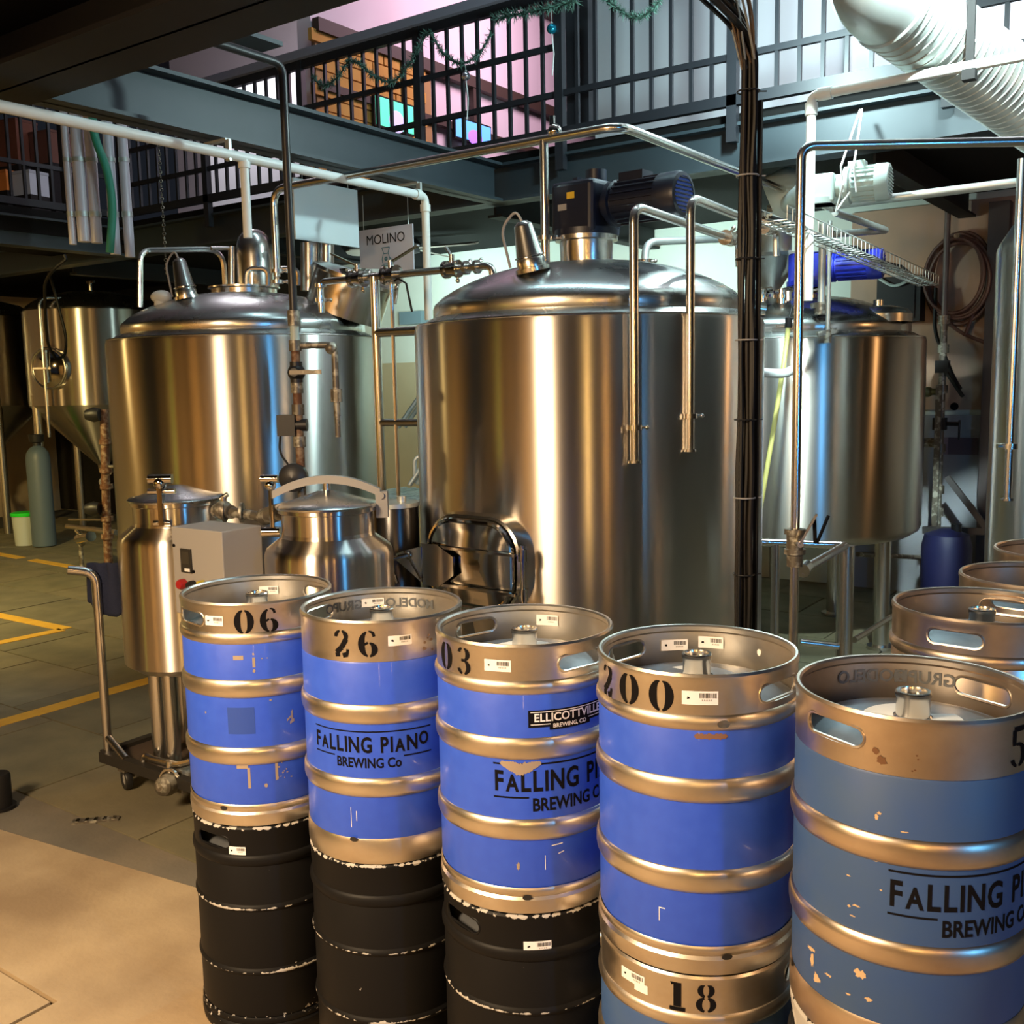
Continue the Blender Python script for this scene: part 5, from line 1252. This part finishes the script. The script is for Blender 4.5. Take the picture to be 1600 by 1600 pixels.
ww = q2.x-q1.x; hh = q1.z-q0.z; cc = Vector((q1.x+ww/2, yp, q0.z+hh/2))
t = thing('mill_sign', 'white sign lettered MOLINO with a small line drawing of a mill', 'sign', tuple(cc))
MB().box(cc, (ww, .012, hh)).build('panel', mat('lilac_sign_white', (.60,.60,.68), 0, .5), t, smooth=0)
def sf(u, v, dr=0): return Vector((cc.x+u, yp-.007-dr, cc.z+v))
m = MB(); put_text(m, 'MOLINO', sf, .092, 0, hh*.5-.105, 0, sx=.98); m.build('lettering', INK, t, smooth=0, fix=False)
m = MB(); TEAL = mat('teal_line', (.05,.20,.26), 0, .5)
def ln(pts, w=.006):
    for q in quad_strip(pts, w, 1): m.add([sf(x, y, .001) for x, y in q], [(0,1,2,3)])
ln([(-.035,.02),(.035,.02),(.018,-.02),(-.018,-.02),(-.035,.02)]); ln([(-.022,-.02),(-.035,-.055),(-.028,-.09),(.028,-.09),(.035,-.055),(.022,-.02)])
ln([(-.045,-.10),(.05,-.10)]); ln([(.035,-.05),(.055,-.065),(.06,-.11)]); ln([(-.03,-.095),(-.05,-.13),(-.06,-.16)]); ln([(.03,-.095),(.03,-.16)])
ln([(.010*cos(2*pi*i/8), -.055+.010*sin(2*pi*i/8)) for i in range(9)], .012)
m.build('mill_drawing', TEAL, t, smooth=0, fix=False)
for s in (-1, 1): MB().cyl((cc.x+s*ww*.42, yp, cc.z+hh/2-.01), (cc.x+s*ww*.42, yp, 3.02), .0025, seg=6).build('hanging_wire', GALV, t)
# ceiling fan below the gallery
fc = PY(640, 322, 7.2); fc.z = min(fc.z, 2.98)
t = thing('ceiling_fan', 'wooden bladed ceiling fan under the gallery behind the white pipe', 'fan', tuple(fc))
fb = mat('worn_pale_wood', (.30,.27,.23), 0, .6)
MB().cyl(fc, (fc.x, fc.y, 3.06), .02).lathe([(.0005,-.09),(.08,-.07),(.10,0),(.06,.05),(.03,.06)], 24, fc).build('motor_hub', DARKB, t)
for k in range(4):
    an = radians(12+90*k); e = Vector((cos(an), sin(an), 0)); n_ = Vector((-sin(an), cos(an), 0))
    pl = [(.10,-.03),(.2,-.055),(.60,-.075),(.66,-.05),(.68,0),(.66,.05),(.60,.075),(.2,.055),(.10,.03)]
    MB().prism(pl, -.006, .006, lambda a, b, z: fc + e*a + n_*b + Zv*(z-.03+b*.25)).build('fan_blade', fb, t, smooth=0)
# conduits at the far gallery corner
xs = ((97, 190, 382, .034), (116, 195, 378, .060), (136, 198, 380, .050), (165, 205, 398, .048), (188, 212, 402, .046))
cdm = mat('lilac_grey_conduit', (.60,.57,.63), .1, .4)
t0 = None
for i, (px, ya, yb_, r) in enumerate(xs):
    a = P(px, ya-45, 8.0); b = drop(a, yb_)
    t = thing('conduit', ('thin pale conduit, outermost of the vertical bundle toward the frame edge', 'thickest pale conduit of the vertical bundle at the far corner', 'pale conduit between the thickest one and the green hose', 'pale conduit just past the green hose', 'last pale conduit of the bundle on the side toward the tanks')[i], 'conduit', tuple(b), 'vertical conduits at the far corner')
    MB().cyl((a.x, a.y, 7.1), b, r*.8, seg=18).build('tube', cdm, t); r *= .8; k = drop(a, 250); k2 = drop(a, 335)
    MB().cyl(k-Zv*.015, k+Zv*.015, r*1.12, seg=18).build('coupling', GALV, t); MB().cyl(k2-Zv*.02, k2+Zv*.02, r*1.12, seg=18).build('coupling', GALV, t)
a = P(143, 160, 7.9)
pipe('green hose hanging down among the pale conduits', [Vector((a.x, a.y, 7.1)), drop(a, 215), drop(a, 260)+RIGHT*.08, drop(a, 320)+RIGHT*.11, drop(a, 395)+RIGHT*.06], .030, mat('green_hose', (.03,.26,.17), 0, .5), .15, cat='hose', name='hose')
a = P(247, 212, 8.4); b = drop(a, 430); a.z = 7.1; t = thing('hanging_chain', 'thin dark chain hanging between the conduits and the white pipe', 'chain', tuple(a))
m = MB(); n_ = 130
for k in range(n_):
    z = a.z + (b.z-a.z)*(k+.5)/n_; m.torus((a.x, a.y, z), .012, .004, RIGHT if k % 2 else FWD, seg=8, rs=4)
m.build('links', IRON, t, kind='stuff')
a = P(70, 390, 8.8); t = thing('loose_cable', 'dark cable looping down from the gallery to the round-manhole fermenter', 'cable', tuple(a))
MB().tube(fillet([P(100, 398, 8.8), P(104, 405, 8.8), P(84, 420, 8.8), P(70, 440, 8.9), P(71, 505, 9.4), P(75, 540, 9.9), P(88, 562, 10.2), P(102, 556, 10.3), P(104, 528, 10.4), P(84, 450, 10.4), P(76, 425, 10.2)], .25, 6), .014, 7).build('cable', CABLE, t)
t = pipe('rust brown pipe standing before the fermenter cone with black valves', [P(163, 640, 8.2), P(166, 790, 8.2), P(169, 868, 8.2)], .035, RUST, .1, name='rusty_pipe')
for py in (648, 795): q = P(146, py, 8.15); MB().lathe([(.0005,-.05),(.05,-.05),(.06,0),(.04,.06),(.0004,.07)], 20, q, RIGHT*-1).build('black_valve', BLACK, t)
for py in (690, 735, 760, 810, 838): q = P(164+(py-640)*.02, py, 8.2); MB().cyl(q-Zv*.02, q+Zv*.02, .05, seg=12).build('coupling', RUST, t)
MB().cyl(P(166, 728, 8.2), P(186, 730, 8.15), .012).build('tap_lever', IRON, t); q = P(169, 868, 8.2); MB().cyl(q, (q.x, q.y, 0), .035).build('lower_pipe', RUST, t)
# low pipe run at the fermenters
t = thing('floor_pipe', 'steel transfer pipe with a valve lying low before the fermenters', 'pipe', tuple(P(150, 818, 9.4)))
MB().tube([P(105, 822, 9.9), P(182, 832, 9.0)], .025, 10).tube([P(108, 812, 10.2), P(160, 812, 9.6)], .012, 8).build('tube', PIPE, t)
MB().cyl(P(124, 842, 9.7), P(142, 838, 9.5), .05).cyl(P(126, 842, 9.7), P(130, 842, 9.7), .07).cyl(P(118, 828, 9.7), P(128, 838, 9.7), .018).build('valve', MIRROR, t)
q = P(125, 842, 9.7); MB().cyl((q.x, q.y, 0), q, .02).build('foot', IRON, t)
# platform and stair rails between the tanks
q = P(638, 775, 7.7); t = thing('work_platform', 'pale checker plate platform with slanting handrails between the two big tanks', 'platform', (q.x, q.y, 0))
MB().box((q.x, q.y, q.z), (.75, .75, .03)).build('deck', GALV, t, smooth=0)
for k in range(8): MB().box((q.x-.33+k*.094, q.y, q.z+.018), (.03,.7,.012)).build('tread_rib', GALV, t, smooth=0)
for dx, dy in ((-.34,-.34),(.34,-.34),(-.34,.34),(.34,.34)): MB().box((q.x+dx, q.y+dy, q.z/2), (.04,.04,q.z)).build('leg', GALV, t, smooth=0)
for oy in (0, .07):
    MB().cyl(P(622, 668, 7.2)+Vector((0,oy,0)), P(676, 590, 7.2)+Vector((0,oy,0)), .016).build('handrail', GALV, t)
    MB().cyl(P(640, 758, 6.8)+Vector((0,oy,0)), P(668, 716, 6.8)+Vector((0,oy,0)), .016).build('handrail', GALV, t)
MB().tube(fillet([P(648, 742, 6.8), P(648, 716, 6.8), P(662, 712, 6.8)], .04), .014, 8).build('rail_loop', GALV, t)
q = PY(648, 497, 8.3); tag(MB().box(q, (.30,.16,.13)).build('lamp_housing', mat('blue_grey_box', (.12,.18,.21), 0, .5), loc=tuple(q), smooth=0), 'small blue grey box on the back wall beside the manway tank', 'box')
struct('trim_5', MB().box((-5.9, 8.33, .98), (5.4,.03,1.95)), mat('beige_tile_dado', (.42,.36,.24), 0, .5, noise=((2,2,2), (.36,.31,.20), .3, .7, 0)))

# ------------------------------------------------------------------ upper floor dressing
def screen(name, label, px0, py0, px1, py1, col, xw, est, inner=None):
    a = PX(px0, py0, xw); b = PX(px1, py1, xw); c = Vector((xw, (a.y+b.y)/2, (a.z+b.z)/2))
    t = thing(name, label, 'screen', tuple(c))
    MB().box(c, (.03, abs(b.y-a.y), abs(a.z-b.z))).build('bezel', DARKB, t, smooth=0)
    MB().box(c+Vector((.017,0,0)), (.004, abs(b.y-a.y)-.03, abs(a.z-b.z)-.03)).build('picture', mat('lit_'+name, col, 0, .5, emit=col, estr=est), t, smooth=0)
    if inner:
        m = MB().ball(c+Vector((.02, .02, -.05)), 1.0, (.004, abs(b.y-a.y)*.2, abs(a.z-b.z)*.36)); m.build('blurred_picture', mat('lit_inner_'+name, inner, 0, .5, emit=inner, estr=est), t)
    return t
screen('green_screen', 'lit green television on the upper wall behind the railing', 582, 146, 646, 214, (.10,.85,.50)  , -5.93, .9, (.55,.5,.85))
screen('blue_screen', 'lit blue and purple television on the upper wall behind the railing', 708, 180, 766, 232, (.12,.42,1.0)  , -5.93, .9, (.40,.18,.95))
# shelves and boxes on the far gallery corner
for i, (px, py, s, c_, lb) in enumerate(((26, 228, (.36,.3,.5), (.16,.05,.025), 'red brown wooden crate high on the far corner gallery'), (80, 235, (.34,.3,.35), (.13,.05,.03), 'dark red brown wooden crate beside the taller crate on the far corner gallery'),
        (16, 285, (.12,.2,.2), (.65,.20,.03), 'small orange box on the far corner gallery floor'), (46, 290, (.3,.25,.24), (.45,.5,.55), 'pale blue white carton on the far corner gallery floor'))):
    q = P(px, py, 12.2 if i < 2 else 11.4); t = thing('crate' if i < 2 else 'carton', lb, 'box', (q.x, q.y, q.z-s[2]/2))
    MB().box(q, s, rz=.2).build('body', mat('crate_colour_%d' % i, c_, 0, .6), t, smooth=0); MB().box(q+Vector((0,0,s[2]/2)), (s[0]*1.03, s[1]*1.03, .03), rz=.2).build('lid', mat('crate_lid_%d' % i, tuple(v*.8 for v in c_), 0, .6), t, smooth=0)
    MB().box((q.x, q.y, (ZF+q.z-s[2]/2)/2), (s[0], s[1], max(.02, q.z-s[2]/2-ZF)), rz=.2).build('plinth', DARKB, t, smooth=0)
# garlands wound on the railing
gm1 = mat('garland_needle', (.03,.07,.05), 0, .7); gm2 = mat('garland_tip', (.10,.22,.17), 0, .6)
def garland(label, pts, n=420, rad=.05, seed=1):
    r = random.Random(seed); P_ = fillet([Vector(p) for p in pts], .3, 8)
    t = thing('garland', label, 'garland', tuple(P_[0])); MB().tube(P_, .006, 5).build('wire', gm1, t)
    cum = [0]
    for a, b in zip(P_[:-1], P_[1:]): cum.append(cum[-1]+(b-a).length)
    m = MB()
    for k in range(n):
        s = r.uniform(0, cum[-1]); i = max(j for j in range(len(cum)) if cum[j] <= s); i = min(i, len(P_)-2)
        p = P_[i].lerp(P_[i+1], (s-cum[i])/max(1e-6, cum[i+1]-cum[i])); d = Vector((r.gauss(0,1), r.gauss(0,1), r.gauss(0,1))).normalized(); L = r.uniform(.6,1)*rad
        w = d.orthogonal().normalized()*.004; m.add([p-w, p+w, p+d*L], [(0,1,2)], 1 if r.random() < .4 else 0)
    m.build('needles', [gm1, gm2], t, smooth=0, fix=False, kind='stuff'); return t
yg = YB-.04
def gp(px, py): return PY(px, py, yg)
garland('dark tinsel garland swag on the railing over the blue television', [gp(672, 48), gp(690, 84), gp(722, 104), gp(752, 82), gp(768, 50)], 500, .055, 2)
garland('dark tinsel garland swag on the railing over the green television', [gp(562, 98), gp(580, 118), gp(615, 132), gp(640, 100), gp(668, 50)], 500, .055, 3)
garland('dark tinsel garland swag on the railing over the ochre brickwork', [gp(488, 118), gp(505, 138), gp(528, 122), gp(546, 92), gp(562, 100)], 420, .055, 4)
garland('dark tinsel garland hanging near the bundled cables on the railing', [gp(930, -20), gp(962, 12), gp(990, 30), gp(1015, 22), gp(1036, -6)], 500, .055, 5)
garland('thick green tinsel garland wound along the rail beside the wide post', [gp(772, 30), gp(810, 22), gp(850, 15), gp(900, 2)], 600, .07, 6)
def bauble(label, p, r, m_, s=None):
    t = thing('bauble', label, 'ornament', tuple(p)); MB().ball(p, r, seg=20).build('ball', m_, t); MB().cyl(p+Zv*r*.95, p+Zv*r*1.25, r*.25, seg=10).build('cap', GALV, t)
    if s: MB().tube([p-Zv*r*.9, p-Zv*(r+.12)+RIGHT*.012, p-Zv*(r+.25)], .004, 5).build('ribbon', WHITEP, t)
    MB().cyl(p+Zv*r*1.2, p+Zv*(r*1.2+.12), .002, seg=5).build('thread', GALV, t)
TB = mat('teal_foil', (.01,.22,.34), .7, .2)
bauble('teal foil bauble with hanging ribbon beside the wide gallery post', gp(862, 45), .032, TB, 1)
bauble('teal foil bauble high beside the head of the cable trunk', gp(1137, 10), .036, mat('dark_teal_foil', (.02,.13,.16), .7, .25))
bauble('clear silver bauble under the garland over the blue television', gp(728, 119), .03, mat('clear_silver', (.6,.55,.6), .9, .12), 1)
